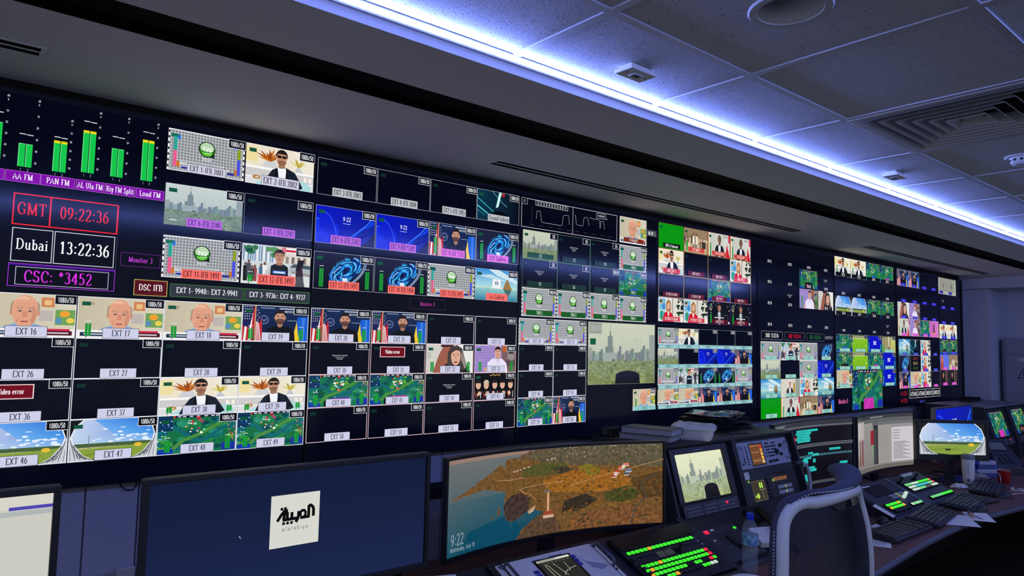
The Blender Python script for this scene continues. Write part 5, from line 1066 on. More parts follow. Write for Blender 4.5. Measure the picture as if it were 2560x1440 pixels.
for x,z,r in ((.120,.066,.013),(.155,.050,.008),(.165,.095,.010),(.036,.020,.007),(.070,.022,.006),(.10,.022,.006)): 
    o = obj('knob', MB().lathe([(r,0),(r*.9,.012),(0,.012)],16,Matrix.Rotation(R(90),4,'X')), M_dark, t, smooth=True); o.location = (x,-.006,z)
for s in (-1,1): obj('grip', MB().tube([(s*.215,-.006,.022),(s*.215,-.022,.030),(s*.215,-.022,.104),(s*.215,-.006,.112)],.006,8), M_blueg, t, smooth=True)
t = face_thing('paper_label','small printed paper label on the dark bay panel','label',3.222,.992); obj('sheet', MB().box(-.02,-.0075,0,.02,-.006,.035), M_pap, t)
p = Paint(); p.many([[(-.016,.005+.005*k),(.014-.004*(k%3),.005+.005*k),(.014-.004*(k%3),.0065+.005*k),(-.016,.0065+.005*k)] for k in range(6)],(90,92,104)); obj('print', p.mesh('print'), INK, t).location = (0,-.0078,0)
t = face_thing('audio_monitor','dark audio meter panel with a small olive screen and orange level lights','audio monitor',3.43,.872)
obj('panel', MB().box(-.2415,-.006,0,.2415,.006,.132), M_dark, t, bevel=.002)
def au(p):
    p.rect(0,0,.118,.098,(96,88,66)); p.rect(.004,.004,.114,.094,(58,52,40))
    for a,b in ((.064,.06),(.082,.06)): p.rect(a,b,a+.014,b+.028,(150,200,60)); p.rect(a+.003,b+.004,a+.010,b+.024,(200,240,110))
    p.rect(.01,.018,.05,.03,(150,196,60)); p.rect(.03,.012,.044,.038,(190,226,90)); p.rect(.084,.012,.0855,.05,(210,210,190)); p.rect(.06,.052,.11,.0535,(190,190,170))
rack_screen(t,'level_screen',au,.118,.098,(-.186,-.0065,.014))
for k in range(8): obj('level_light', MB().box(.028+k*.0165,-.0075,.094,.031+k*.0165,-.006,.112), glow('level_orange',(226,140,70)), t)
for z in (.052,.026): obj('slider', MB().box(.040,-.012,z,.176,-.006,z+.018), mat('slider_grey',(150,152,160),.4), t, bevel=.001); obj('slider_light', MB().box(.108,-.0125,z+.002,.118,-.012,z+.016), glow('slider_lime',(160,190,50),.7), t)
for x,z in ((-.205,.114),(.016,.100),(-.150,.004)): obj('ring_light', MB().lathe([(.004,0),(.006,0),(.006,.002),(.004,.002)],12,Matrix.Rotation(R(90),4,'X'),cap=False), glow('ring_lime',(150,220,60)), t).location = (x,-.006,z)
mb = MB()
for k in range(6): mb.lathe([(.006,0),(.006,.008),(0,.008)],10,Matrix.Translation((-.04+.0,-.006,.02+.018*k))@Matrix.Rotation(R(90),4,'X'))
for k in range(6): mb.lathe([(.0045,0),(.0045,.006),(0,.006)],8,Matrix.Translation((-.02,-.006,.02+.018*k))@Matrix.Rotation(R(90),4,'X'))
o = obj('small_knobs', mb, M_con2, t); o['kind'] = 'stuff'
t = thing('microphone_arm','grey gooseneck microphone arm clamped to the bay edge','microphone',(3.71,1.935,.865))
obj('clamp', MB().box(-.015,-.02,0,.015,.02,.03), M_con2, t, bevel=.002)
obj('arm', MB().tube([(0,0,.02),(-.008,-.005,.08),(-.025,-.005,.14),(-.05,-.005,.175),(-.09,0,.185)],[.010,.010,.010,.009,.008],10), mat('arm_grey',(170,174,184),.4), t, smooth=True)
obj('capsule', MB().tube([(-.085,0,.185),(-.15,.003,.188)],.011,10), M_con2, t, smooth=True)
# ---- things lying on the near shelf (top at z 1.2)
def book(x, y, z, rz, w_, d_, h_, label):
    t = thing('book', label, 'book', (x,y,z), rz, group='two pale books on the bay shelf')
    obj('pages', MB().box(-w_/2+.004,-d_/2+.004,.0025,w_/2-.004,d_/2-.002,h_-.0025), mat('page_edges',(176,176,176),.8,noise=(300,(150,150,152),2,(.02,.02,6))), t)
    obj('cover', MB().box(-w_/2,-d_/2,h_-.0025,w_/2,d_/2,h_).box(-w_/2,-d_/2,0,w_/2,d_/2,.0025).box(-w_/2,d_/2-.003,0,w_/2,d_/2,h_), mat('book_cover',(96,98,96),.6), t, bevel=.0008)
book(2.745,2.235,1.2,R(-70),.26,.15,.030,'pale grey book, the lower of two on the shelf')
book(2.735,2.215,1.2305,R(-72),.26,.145,.030,'pale grey book lying on top of another book')
t = thing('food_container','white plastic takeaway box with a loose film lid','container',(2.935,2.118,1.2001),R(-60))
def rring(a, b, r, z, n=6): return [(sx*(a-r)+r*math.cos(R(q)), sy_*(b-r)+r*math.sin(R(q)), z) for sx,sy_,q0 in ((1,1,0),(-1,1,90),(-1,-1,180),(1,-1,270)) for q in [q0+90*i/(n-1) for i in range(n)]]
def loft(rings, cap0=True, cap1=True):
    mb = MB(); n = len(rings[0]); mb.v = [p for r in rings for p in r]
    mb.f = [(k*n+i,k*n+(i+1)%n,(k+1)*n+(i+1)%n,(k+1)*n+i) for k in range(len(rings)-1) for i in range(n)]
    if cap0: mb.f.append(tuple(range(n))[::-1])
    if cap1: mb.f.append(tuple(range((len(rings)-1)*n,len(rings)*n)))
    return mb
obj('tray', loft([rring(.080,.050,.02,0),rring(.088,.058,.024,.01),rring(.096,.066,.028,.048),rring(.104,.074,.03,.050),rring(.104,.074,.03,.053)]), mat('foam_white',(226,224,216),.6), t, smooth=True)
def crump(a, b, z0, z1, seed):
    random.seed(seed); rs = [rring(a,b,.03,z0),[(x,y,z+random.uniform(0,.008)) for x,y,z in rring(a*.98,b*.98,.03,z0+.010)],[(x,y,z+random.uniform(-.006,.010)) for x,y,z in rring(a*.8,b*.75,.03,z1-.006)],[(x,y,z+random.uniform(-.006,.006)) for x,y,z in rring(a*.4,b*.35,.02,z1)]]
    return loft(rs)
obj('film_lid', crump(.107,.078,.0535,.078,4), mat('plastic_film',(200,202,206),.18), t, smooth=True, ang=25)
def folder(x, y, z, rz, w_, d_, label, seed, h_=.008):
    t = thing('plastic_folder', label, 'folder', (x,y,z), rz, group='dark plastic folders piled on the bay shelf'); random.seed(seed)
    ph = random.uniform(0,6)
    def f(u,v,off): return ((u-.5)*w_, (v-.5)*d_, off+.010*max(0,math.sin(u*3.1+ph*.1))*(v*.7+.3)+.004*math.sin(u*9+ph)+.0045)
    obj('back_sheet', MB().grid(lambda u,v:f(u,v,0),16,8), mat('folder_black',(24,25,30),.25), t, smooth=True, solid=.0015)
    obj('front_sheet', MB().grid(lambda u,v:f(u,v,.005+.006*math.sin(u*5+v*3+seed)**2),16,8), mat('folder_film',(44,48,58),.15), t, smooth=True, solid=.001)
    obj('spine', MB().tube([(-w_/2+w_*i/10, d_/2, f(i/10,1,.004)[2]) for i in range(11)],.005,6), M_con2, t, smooth=True)
for k in range(4): folder(3.47+.015*k,2.36+.01*k,1.2002+.0205*k,R(-8+9*k),.40,.24,['dark plastic folder lying at the bottom of the shelf pile','dark plastic folder second from the bottom of the shelf pile','dark plastic folder second from the top of the shelf pile','glossy dark plastic folder topmost on the shelf pile'][k],k+2)
t = thing('power_adapter','small black power adapter at the left end of the shelf','adapter',(2.665,2.42,1.2),R(20)); obj('case', MB().box(-.05,-.03,0,.05,.03,.045), M_dark, t, bevel=.005); obj('plug', MB().box(-.062,-.012,.01,-.05,.012,.035), M_con2, t, bevel=.002)
obj('cable', MB().tube([(-.05,.02,.01),(-.09,.04,.006),(-.12,.03,.004),(-.03,.05,.004)],.003,6), M_black, t, smooth=True)
t = thing('ballpoint_pen','thin pen lying along the front of the shelf','pen',(3.33,2.115,1.2055),R(-14)); obj('barrel', MB().tube([(-.07,0,0),(.06,0,0)],.0045,8), M_con2, t, smooth=True); obj('tip', MB().tube([(.06,0,0),(.075,0,0)],[.0045,.001],8), mat('brass',(180,150,70),.3,metal=.9), t)
# ================================================================ computer monitors on the desk
def flat_monitor(label, xc, y, rz, w_, z0, z1, paintfn, bz=.010, chin=.014, frame_m=None, group=None):
    t = thing('computer_monitor', label, 'monitor', (xc,y,.75), rz, group); h_ = z1-z0; b = z0-.75; a = w_/2; fm = frame_m or M_dark
    obj('housing', MB().box(-a,.006,b,a,.030,b+h_), fm, t, bevel=.004)
    obj('back_hump', MB().box(-a*.45,.030,b+h_*.2,a*.45,.055,b+h_*.75), M_dark, t, bevel=.008)
    obj('bezel', MB().box(-a,-.004,b,a,.006,b+chin).box(-a,-.004,b+h_-bz,a,.006,b+h_).box(-a,-.004,b+chin,-a+bz,.006,b+h_-bz).box(a-bz,-.004,b+chin,a,.006,b+h_-bz), fm, t, bevel=.0015)
    p = Paint(); W2, H2 = w_-2*bz, h_-bz-chin; paintfn(p,W2,H2); o = obj('screen', p.mesh('screen',box=(0,0,W2,H2),uvs=16/W2), PIC, t); o.location = (-a+bz,.0052,b+chin)
    obj('neck', MB().box(-.03,.03,.01,.03,.05,b+h_*.4), M_dark, t, bevel=.004); obj('foot', MB().box(-.12,-.07,0,.12,.12,.012), M_dark, t, bevel=.004)
    return t
def curved_monitor(label, xc, y, rz, w_, z0, z1, sag, paintfn, bz=.010, chin=.016, fm=None):
    t = thing('curved_monitor', label, 'monitor', (xc,y,.75), rz); h_ = z1-z0; b = z0-.75; a = w_/2; fm = fm or M_dark; N = 28
    yy = lambda x: sag*(1-(x/a)**2)
    def sweep(x0,x1,za,zb,d0,d1):
        mb = MB(); n = max(1,int(N*(x1-x0)/w_)); 
        for i in range(n+1): x = x0+(x1-x0)*i/n; mb.v += [(x,yy(x)+d0,za),(x,yy(x)+d1,za),(x,yy(x)+d1,zb),(x,yy(x)+d0,zb)]
        for i in range(n):
            for k in range(4): l = (k+1)%4; mb.f.append((4*i+k,4*i+l,4*i+4+l,4*i+4+k))
        mb.f += [(0,3,2,1),(4*n,4*n+1,4*n+2,4*n+3)]; return mb
    obj('housing', sweep(-a,a,b,b+h_,.006,.028), fm, t, smooth=True)
    for nm,q in (('bottom_bezel',(-a,a,b,b+chin)),('top_bezel',(-a,a,b+h_-bz,b+h_)),('side_bezel',(-a,-a+bz,b+chin,b+h_-bz)),('side_bezel',(a-bz,a,b+chin,b+h_-bz))): obj(nm, sweep(*q,-.004,.006), fm, t, smooth=True)
    p = Paint(); W2, H2 = w_-2*bz, h_-bz-chin; paintfn(p,W2,H2)
    st = [W2*i/N for i in range(N+1)]
    me = p.mesh('screen', fmap=lambda u,v,k: (-a+bz+u, yy(-a+bz+u)+.0052-k, b+chin+v), strips=st, box=(0,0,W2,H2), uvs=16/H2/1.8)
    obj('screen', me, PIC, t)
    obj('back_hump', MB().box(-.14,sag+.028,b+h_*.2,.14,sag+.06,b+h_*.75), fm, t, bevel=.01)
    obj('neck', MB().box(-.035,sag+.02,.012,.035,sag+.05,b+h_*.4), M_dark, t, bevel=.004)
    obj('foot', MB().prism([(-.16,sag-.10),(-.13,sag-.12),(0,sag-.02),(.13,sag-.12),(.16,sag-.10),(.05,sag+.09),(-.05,sag+.09)],0,.012,'z'), M_dark, t, bevel=.003)
    return t
# blank blue desktop with the white logo square
def scr_logo(p, W, Hh):
    p.vgrad(0,0,W,Hh,(28,38,76),(19,28,58)); s = .132; x0 = .288; y0 = .112+.0
    p.rect(x0,y0,x0+s,y0+s,(214,215,206)); k = (12,12,14); q = lambda u,v: (x0+u*s, y0+v*s)
    L = lambda pts,w_=.056: p.line([q(*a) for a in pts],w_*s,k)
    L([(.875,.52),(.875,.655),(.86,.70),(.82,.735),(.79,.742),(.774,.735),(.774,.53)],.062); L([(.80,.525),(.60,.522)],.062); L(arc(.655,.60,.055,.055,-60,230,12),.05); L([(.70,.655),(.63,.66),(.60,.63)],.05)
    L([(.567,.655),(.562,.55),(.545,.50),(.51,.448)],.062); L([(.56,.522),(.24,.522)],.062); L([(.427,.53),(.427,.652)],.06); L([(.333,.53),(.333,.663)],.06); L([(.262,.53),(.282,.69)],.06); L([(.345,.69),(.27,.69),(.215,.625),(.135,.505)],.06)
    for u,v in ((.22,.732),(.29,.735),(.265,.452),(.345,.452),(.425,.452)): p.rect(*q(u-.027,v-.027),*q(u+.027,v+.027),k)
    p.text('alarabiya',x0+s*.5,y0+s*.305,s*.082,(48,48,50),serif=False,cond=1.0,wt=.75,gap=.28,fit=s*.76)
    p.ell(.212,.155,.0014,.0014,(236,238,250),n=8); p.poly([(.2125,.154),(.2165,.150),(.2145,.1495)],(150,160,200))
flat_monitor('wide monitor with a plain navy desktop and a white logo square',.807,1.80,0,.778,.985,1.319,scr_logo,.013,.016)
def scr_page(p, W, Hh):
    p.rect(0,0,W,Hh,(204,203,194)); p.rect(0,Hh-.028,W,Hh,(214,212,200)); p.rect(W*.86,Hh-.030,W,Hh-.023,(78,70,176)); p.rect(0,Hh-.042,W,Hh-.032,(176,182,182)); p.rect(0,0,W*.5,Hh*.6,(208,206,198))
    for k in range(8): p.rect(.02,Hh*.2+k*.02,W*.4,Hh*.2+k*.02+.004,(150,150,146))
flat_monitor('monitor showing a pale document, cut by the left frame edge',-.03,1.80,0,.575,.985,1.325,scr_page,.014,.016)
# coastline wallpaper
def scr_coast(p, W, Hh):
    random.seed(31); q = lambda u,v: (u*W, v*Hh)
    p.vgrad(0,Hh*.5,W*.5,Hh,(78,98,104),(110,112,112)); p.poly([q(0,0),q(.5,0),q(.5,.55),q(0,.55)],[(18,78,98),(8,62,84),(40,92,108),(74,96,102)]); p.poly([q(0,.95),q(.4,.96),q(.4,1),q(0,1)],(150,122,110)); p.poly([q(.05,.0),q(.4,0),q(.3,.3),q(.1,.2)],(12,72,96),0.12)
    land = [(.41,1.0),(.37,.97),(.34,.93),(.28,.915),(.265,.885),(.215,.80),(.173,.744),(.13,.70),(.0976,.659),(.07,.62),(.012,.582),(.02,.57),(.08,.595),(.13,.60),(.173,.625),(.22,.60),(.271,.56),(.262,.50),(.265,.44),(.235,.34),(.205,.28),(.225,.275),(.262,.34),(.28,.26),(.293,.21),(.33,.215),(.363,.2585),(.39,.31),(.417,.308),(.455,.265),(.41,.18),(.358,.095),(.335,0),(1,0),(1,1)]
    p.poly([q(*a) for a in land],(112,80,42),0.57)
    p.poly([q(.44,1),q(1,1),q(1,.70),q(.5,.80),(W*.36,Hh*.92)],(92,84,62),0.65); p.poly([q(.46,1),q(.41,1),q(.35,.93),q(.30,.91),q(.42,.90)],(104,80,62),0.47)
    p.poly([q(.45,.62),q(.62,.72),q(.8,.68),q(.9,.5),(W*.7,Hh*.42),q(.5,.48)],(150,96,34),0.61); p.poly([q(.36,.78),q(.45,.84),q(.58,.8),q(.56,.7),q(.44,.68),q(.36,.70)],(82,82,40),0.57); p.poly([q(.62,.76),q(.70,.78),q(.74,.66),q(.66,.62)],(122,108,36),0.57)
    p.poly([q(.30,.5),q(.36,.52),q(.40,.44),q(.39,.30),q(.33,.22),q(.29,.23),q(.27,.40)],(66,50,46),0.90); p.poly([q(.33,.0),q(.40,.17),q(.46,.26),q(.52,.20),q(.56,.0)],(88,66,48),0.76); p.poly([q(.56,.36),q(.66,.42),q(.72,.34),q(.64,.22),q(.55,.22)],(54,46,36),0.76)
    p.poly([q(.58,0),q(.60,.16),q(.74,.24),q(.98,.20),q(1,0)],(118,78,46),0.80); p.poly([q(.74,.40),q(.84,.48),q(.92,.40),q(.86,.28),q(.76,.30)],(70,72,34),0.76); p.poly([q(.86,.55),q(1,.66),q(1,.34),q(.92,.3)],(86,62,34),0.76); p.poly([q(.5,.75),q(.56,.78),q(.60,.72),q(.54,.68)],(60,58,42),0.66)
    for k in range(420):
        u = random.uniform(.36,1); v = random.uniform(.04,.98)
        if u < .55 and v < .34: continue
        s = random.uniform(.003,.012)*(1.35-v); p.poly([q(u-s*.9,v),q(u,v+s*1.6),q(u+s*1.2,v+s*.6),q(u+s*.7,v-s*1.0)],rc((76,66,36),(130,86,38),(64,56,36),(142,96,42),(98,80,42),(112,66,32),(84,74,38)),.6)
    for k in range(60): u = random.uniform(.5,.99); v = random.uniform(.86,.99); p.rect(*q(u,v),*q(u+.004,v+.007),rc((206,190,176),(170,150,136),(226,214,204)))
    for pts in ([(.23,.70),(.30,.685),(.36,.69)],[(.34,.56),(.40,.585),(.55,.60)],[(.355,.53),(.40,.48),(.42,.42)],[(.58,.53),(.72,.62),(.86,.70),(1,.80)],[(.34,.57),(.36,.53)],[(.62,.56),(.60,.60)]): p.line([q(*a) for a in pts],.0022,(186,140,96))
    p.line([q(.86,.02),q(.88,.2),q(.93,.34),q(.9,.5),q(.96,.62)],.006,(74,70,66),0.20)
    for u,v,w_,c in ((.775,.60,.024,(176,60,40)),(.79,.65,.022,(190,70,46)),(.805,.70,.022,(206,90,60)),(.825,.735,.026,(214,120,90)),(.835,.66,.028,(100,120,150)),(.83,.62,.022,(84,90,100)),(.785,.625,.016,(216,200,190)),(.82,.71,.014,(226,210,196))): p.rect(*q(u,v),*q(u+w_,v+.032),c); p.rect(*q(u,v-.010),*q(u+w_,v),(214,204,196))
    for u,v in ((.31,.765),(.325,.77),(.34,.778),(.36,.79),(.38,.80),(.47,.86),(.49,.865),(.505,.87)): p.rect(*q(u,v),*q(u+.010,v+.016),(186,164,150))
    p.poly([q(.385,.30),q(.42,.36),q(.418,.33),q(.41,.29),(W*.39,Hh*.27)],(196,160,128)); p.ell(.478*W,.50*Hh,.018*W,.018*Hh,(120,104,90)); p.rect(*q(.476,.24),*q(.486,.50),(214,160,122)); p.rect(*q(.472,.49),*q(.490,.51),(110,70,56)); p.rect(*q(.460,.22),*q(.505,.27),(150,66,46)); p.rect(*q(.458,.19),*q(.508,.225),(206,170,146))
    p.poly([q(.14,.868),q(.155,.88),q(.154,.872)],(50,56,58)); p.text('9:22',W*.018,Hh*.115,Hh*.115,(196,208,212),serif=False,al='l',cond=.75,wt=.55); p.text('Wednesday, July 10',W*.016,Hh*.052,Hh*.046,(186,202,208),serif=False,al='l',cond=.75,wt=.7)
curved_monitor('curved ultrawide monitor showing a golden coastline wallpaper',1.992,2.028,R(-6),1.082,.874,1.238,.100,scr_coast)
# planning timeline and newsroom script
TEAL = (44,190,184)
def scr_time(p, W, Hh):
    q = lambda u,v: (u*W, v*Hh); p.rect(0,0,W,Hh,(11,10,18)); p.rect(0,.925*Hh,W,Hh,(52,54,62)); p.rect(*q(.02,.945),*q(.2,.965),(120,124,132)); p.rect(0,.895*Hh,W,.925*Hh,(96,98,106)); p.many([[q(.01+.02*k,.902),q(.022+.02*k,.902),q(.022+.02*k,.918),q(.01+.02*k,.918)] for k in range(48)],(60,62,72))
    p.many([[q(.012+.0225*k,.05),q(.0145+.0225*k,.05),q(.0145+.0225*k,.89),q(.012+.0225*k,.89)] for k in range(44)],(40,38,48))
    p.rect(0,.585*Hh,W,.615*Hh,(86,88,96)); p.rect(0,.625*Hh,W,.635*Hh,(120,122,130)); p.rect(0,.0,W,.045*Hh,(70,72,80)); p.rect(*q(.83,.012),*q(.98,.034),(176,180,186))
    p.many([[q(.38+.022*k,.43),q(.398+.022*k,.43),q(.398+.022*k,.465),q(.38+.022*k,.465)] for k in range(28)],(64,110,124)); p.rect(0,.395*Hh,.36*W,.415*Hh,(96,60,66))
    for u,v,w_,h_ in ((.27,.83,.27,.036),(.26,.79,.2,.036),(.28,.75,.16,.036),(.25,.71,.2,.036),(.28,.672,.17,.034),(.42,.475,.06,.03),(.47,.44,.08,.036),(.67,.50,.12,.038),(.36,.385,.05,.04),(.40,.40,.06,.03),(.32,.335,.10,.06),(.36,.30,.04,.04),(.48,.335,.03,.06),(.27,.16,.055,.09),(.42,.20,.10,.045),(.43,.25,.07,.03),(.38,.13,.05,.04),(.33,.055,.10,.06),(.37,.10,.04,.05),(.78,.265,.08,.04),(.78,.11,.08,.036)):
        u += .085; p.rect(*q(u,v),*q(u+w_,v+h_),TEAL); p.rect(*q(u+.006,v+h_*.4),*q(u+w_*.6,v+h_*.55),(24,120,120))
    for u,v,w_ in ((.29,.70,.055),(.275,.668,.05),(.30,.735,.05)): p.rect(*q(u,v),*q(u+w_,v+.03),(206,34,60))
curved_monitor('curved monitor with teal blocks on a dark planning timeline',4.242,2.165,0,.985,.808,1.216,.055,scr_time,.008,.012,M_con2)
def scr_news(p, W, Hh):
    q = lambda u,v: (u*W, v*Hh); p.hgrad(0,0,W,Hh,(120,118,118),(150,146,146)); p.rect(0,.80*Hh,W,Hh,(96,98,102)); p.rect(0,.93*Hh,W,Hh,(60,62,68)); p.rect(*q(.35,.945),*q(.6,.965),(140,142,148)); p.vgrad(0,.02*Hh,.40*W,.86*Hh,(130,124,120),(150,148,146)); p.rect(*q(.05,.58),*q(.22,.9),(176,170,166))
    p.rect(*q(.36,.46),*q(.44,.72),(150,40,50)); p.rect(*q(.10,.14),*q(.13,.62),(126,40,52)); p.rect(*q(.16,.14),*q(.19,.60),(120,36,48)); p.rect(*q(.42,.10),*q(.50,.80),(40,40,46)); p.rect(*q(.40,.2),*q(.42,.46),(120,160,130))
    p.many([[q(.425,.12+.02*k),q(.49,.12+.02*k),q(.49,.13+.02*k),q(.425,.13+.02*k)] for k in range(32)],(96,90,92))
    p.rect(*q(.50,.10),*q(.71,.80),(158,152,150)); p.rect(*q(.715,.10),*q(1,.74),(206,198,206)); p.rect(*q(.50,.80),*q(1,.86),(110,112,116)); p.rect(*q(.72,.76),*q(1,.80),(150,150,152))
    p.many([[q(.735,.14+.024*k),q(.96-.04*(k%3),.14+.024*k),q(.96-.04*(k%3),.150+.024*k),q(.735,.150+.024*k)] for k in range(14)],(120,112,122)); p.many([[q(.735,.52+.05*k),q(.83,.52+.05*k),q(.83,.535+.05*k),q(.735,.535+.05*k)] for k in range(4)],(140,132,140))
    p.many([[q(.52,.15+.045*k),q(.68,.15+.045*k),q(.68,.158+.045*k),q(.52,.158+.045*k)] for k in range(14)],(134,128,126)); p.rect(0,0,W,.06*Hh,(110,104,98)); p.rect(0,.06*Hh,W,.065*Hh,(60,60,62))
curved_monitor('curved monitor showing newsroom lists and a white script page',5.240,2.165,0,.925,.808,1.208,.060,scr_news,.008,.012,M_con2)
def scr_feed(k): 
    def f(p,W,Hh): feed_paint(k,W,Hh)(p)
    return f
flat_monitor('black desk monitor showing a fisheye stadium picture',5.63,1.89,R(-39.6),.512,.893,1.172,scr_feed('stadium'),.022,.040)
flat_monitor('monitor with blue lock-screen wallpaper behind the stadium monitor',6.07,2.02,0,.76,.85,1.243,scr_feed('win'),.012,.02,M_steel)
# ---- farther switcher on its wedge: two button fields, transition lever, small displays
t = slope_thing('vision_mixer','grey vision mixer with two fields of pale and green lit buttons','switcher',4.54)
obj('panel', MB().box(-.47,-.055,0,.47,.215,.016), M_con2, t, bevel=.003)
obj('centre_rib', MB().box(-.012,-.05,.016,.006,.21,.020), mat('rib_alloy',(130,134,144),.35,metal=.6), t)
def field(x0, y0, nx, ny, mats, name, dx=.0235, dy=.024):
    obj('button_bed', MB().box(x0-.014,y0-.014,.016,x0+dx*(nx-1)+.014,y0+dy*(ny-1)+.014,.024), M_black, t, bevel=.001)
    for r in range(ny):
        for k in range(nx): button(t,x0+k*dx,y0+r*dy,.024,mats[(k*7+r*3)%len(mats)] if not callable(mats) else mats(k,r),.9,1.12)
G_c = glow('button_cyan',(70,206,206),.8); G_p = glow('button_palegreen',(120,220,130),.9); G_m = glow('button_mauve',(110,90,100),.6)
field(.075,.070,16,3,lambda k,r: G_r if (k == 15 and r) else ([G_w,G_p,G_m,G_w],[G_w,G_c,G_c,G_p],[G_p,G_w,G_g,G_g])[r][min(3,k//4)],'upper')
field(.135,-.015,14,1,lambda k,r: G_g if k > 6 else G_p,'lower')
field(-.395,-.030,8,1,lambda k,r: G_d,'l3'); field(-.410,-.006,8,2,lambda k,r: G_g if (k+r)%7 else G_o,'l1'); field(-.16,-.020,6,1,lambda k,r: G_p if k%3 else G_w,'l2')
for x,y in ((-.12,.045),(-.06,.062)): obj('lit_key', MB().box(x-.014,y-.007,.016,x+.014,y+.007,.034), G_w, t, bevel=.001)
obj('touch_display', MB().box(-.36,.095,.016,-.14,.180,.020), M_black, t, bevel=.001)
for y in (.060,.078): obj('slim_display', MB().box(-.24,y-.006,.016,-.06,y+.006,.022), mat('slider_grey',(150,152,160),.4), t); button(t,-.15,y,.022,glow('slider_lime',(160,190,50),.7),.6,.8)
obj('transition_lever', MB().tube([(.10,.165,.016),(.10,.165,.05)],.006,8).box(.085,.158,.05,.235,.172,.064), mat('lever_white',(206,206,206),.4), t, bevel=.002)
for x in (.06,.28): obj('joystick', MB().lathe([(.016,.016),(.016,.024),(.006,.028),(.006,.05),(.011,.056),(0,.066)],14), M_black, t, smooth=True).location = (x,.15,0)
t = thing('script_note','white note lying on the left of the farther console','paper',(4.075,1.69,slope_z(1.69)+.014),rot=(TH,0,R(12))); obj('sheet', MB().box(-.055,-.04,0,.055,.07,.0008), M_pap, t)
t = thing('cue_card','white card lying at the back of the farther console','paper',(4.20,1.86,slope_z(1.86)+.014),rot=(TH,0,R(-5))); obj('sheet', MB().box(-.07,-.02,0,.07,.02,.0008), M_pap, t)
# ---- keyboards, mice
def keyboard(x, y, rz, label, z=.7503, w_=.45, d_=.155, tilt=3.5, wide=False):
    t = thing('keyboard', label, 'keyboard', (x,y,z), rot=(R(tilt),0,rz), group='computer keyboards on the desk')
    off = math.sin(R(tilt))*d_/2+.001
    obj('tray', loft([[(a,b,c+off) for a,b,c in rring(w_/2,d_/2,.012,0)],[(a,b,c+off) for a,b,c in rring(w_/2,d_/2,.012,.014)],[(a,b,c+off) for a,b,c in rring(w_/2-.004,d_/2-.004,.010,.018)]]), M_dark, t, smooth=True)
    mb = MB(); n = 22; p_ = (w_-.03)/n; dy = (d_-.03)/6
    def key(x0,x1,y0,y1): 
        s = .0022; mb.add([(x0,y0,.018),(x1,y0,.018),(x1,y1,.018),(x0,y1,.018),(x0+s,y0+s,.026),(x1-s,y0+s,.026),(x1-s,y1-s,.026),(x0+s,y1-s,.026)],[(4,5,6,7),(0,1,5,4),(1,2,6,5),(2,3,7,6),(3,0,4,7)],Matrix.Translation((0,0,off)))
    for r in range(6):
        k = 0; y0 = -d_/2+.014+r*dy+(.004 if r == 5 else 0)
        while k < n:
            L = 1
            if r == 0 and k == 4: L = 6
            if r in (1,2,3) and k in (0,13): L = 2
            if r == 4 and k == 13: L = 2
            if k not in (15,19) or wide: key(-w_/2+.015+k*p_+.0008,-w_/2+.015+(k+L)*p_-.0008,y0,y0+dy-.0016)
            k += L
    o = obj('keys', mb, mat('key_black',(46,47,54),.4), t); o['kind'] = 'stuff'
    obj('rear_feet', MB().box(-w_/2+.02,d_/2-.02,.002,-w_/2+.05,d_/2-.01,off+.001), M_dark, t)
    return t
keyboard(3.785,1.520,R(0),'black keyboard nearest the mesh chair')
keyboard(4.25,1.535,R(8),'black keyboard leaning in front of the farther vision mixer',z=.7503,w_=.44,d_=.155,tilt=7)
keyboard(4.83,1.560,R(6),'black keyboard between the vision mixer and the open desk',w_=.44,d_=.17)
keyboard(5.46,1.635,R(12),'black keyboard farthest along the desk, by the red mug',w_=.46,d_=.17)
def mouse(x, y, rz, label):
    t = thing('computer_mouse', label, 'mouse', (x,y,.7503), rz, group='computer mice on the desk')
    vs = []; 
    def f(u,v):
        a = math.pi*(u*2-1); r = math.sin(math.pi/2*v); ln = .056 if math.cos(a) > 0 else .052
        return (math.cos(a)*r*ln, math.sin(a)*r*.031*(1-.12*math.cos(a)), .036*math.cos(math.pi/2*v)**.75*(1-.25*math.cos(a)*r))
    obj('shell', MB().grid(f,24,8), M_dark, t, smooth=True, ang=70)
    obj('wheel', MB().lathe([(.008,-.003),(.008,.003),(0,.003)],12,Matrix.Translation((.028,0,.027))@Matrix.Rotation(R(90),4,'X')), M_con2, t, smooth=True)
    obj('cord', MB().tube([(.05,0,.006),(.10,.01,.003),(.17,.05,.003),(.22,.12,.003)],.0018,6), M_black, t, smooth=True)
mouse(3.93,1.655,R(20),'black mouse behind the nearest keyboard'); mouse(4.72,1.450,R(170),'black mouse in front of the middle keyboard'); mouse(5.27,1.487,R(150),'black mouse in front of the farthest keyboard')
# ---- papers, pen and small things on the desk
def paper(x, y, rz, label, w_=.21, d_=.297, z=.7503):
    t = thing('paper_sheet', label, 'paper', (x,y,z), rz); obj('sheet', MB().grid(lambda u,v:((u-.5)*w_,(v-.5)*d_,.0006+.002*(u*v)**2),4,4), M_pap, t, solid=.0004); return t
paper(4.345,1.463,R(-58),'white sheet lying under the black keyboard by the pen',.19,.27); paper(4.54,1.405,R(-62),'white sheet beside the pen near the curved desk edge',.12,.22)
t = paper(3.52,1.53,R(25),'white sheet peeking out under the nearest keyboard',.16,.15)
p = Paint(); p.many([[(-.06,-.05+.012*k),(.03-.01*(k%3),-.05+.012*k),(.03-.01*(k%3),-.0475+.012*k),(-.06,-.0475+.012*k)] for k in range(7)],(120,124,150)); o = obj('writing', p.mesh('writing'), INK, t); o.rotation_euler = (R(-90),0,0); o.location = (0,0,.0032)
paper(3.90,1.625,R(5),'pale sheet behind the nearest keyboard',.20,.10)
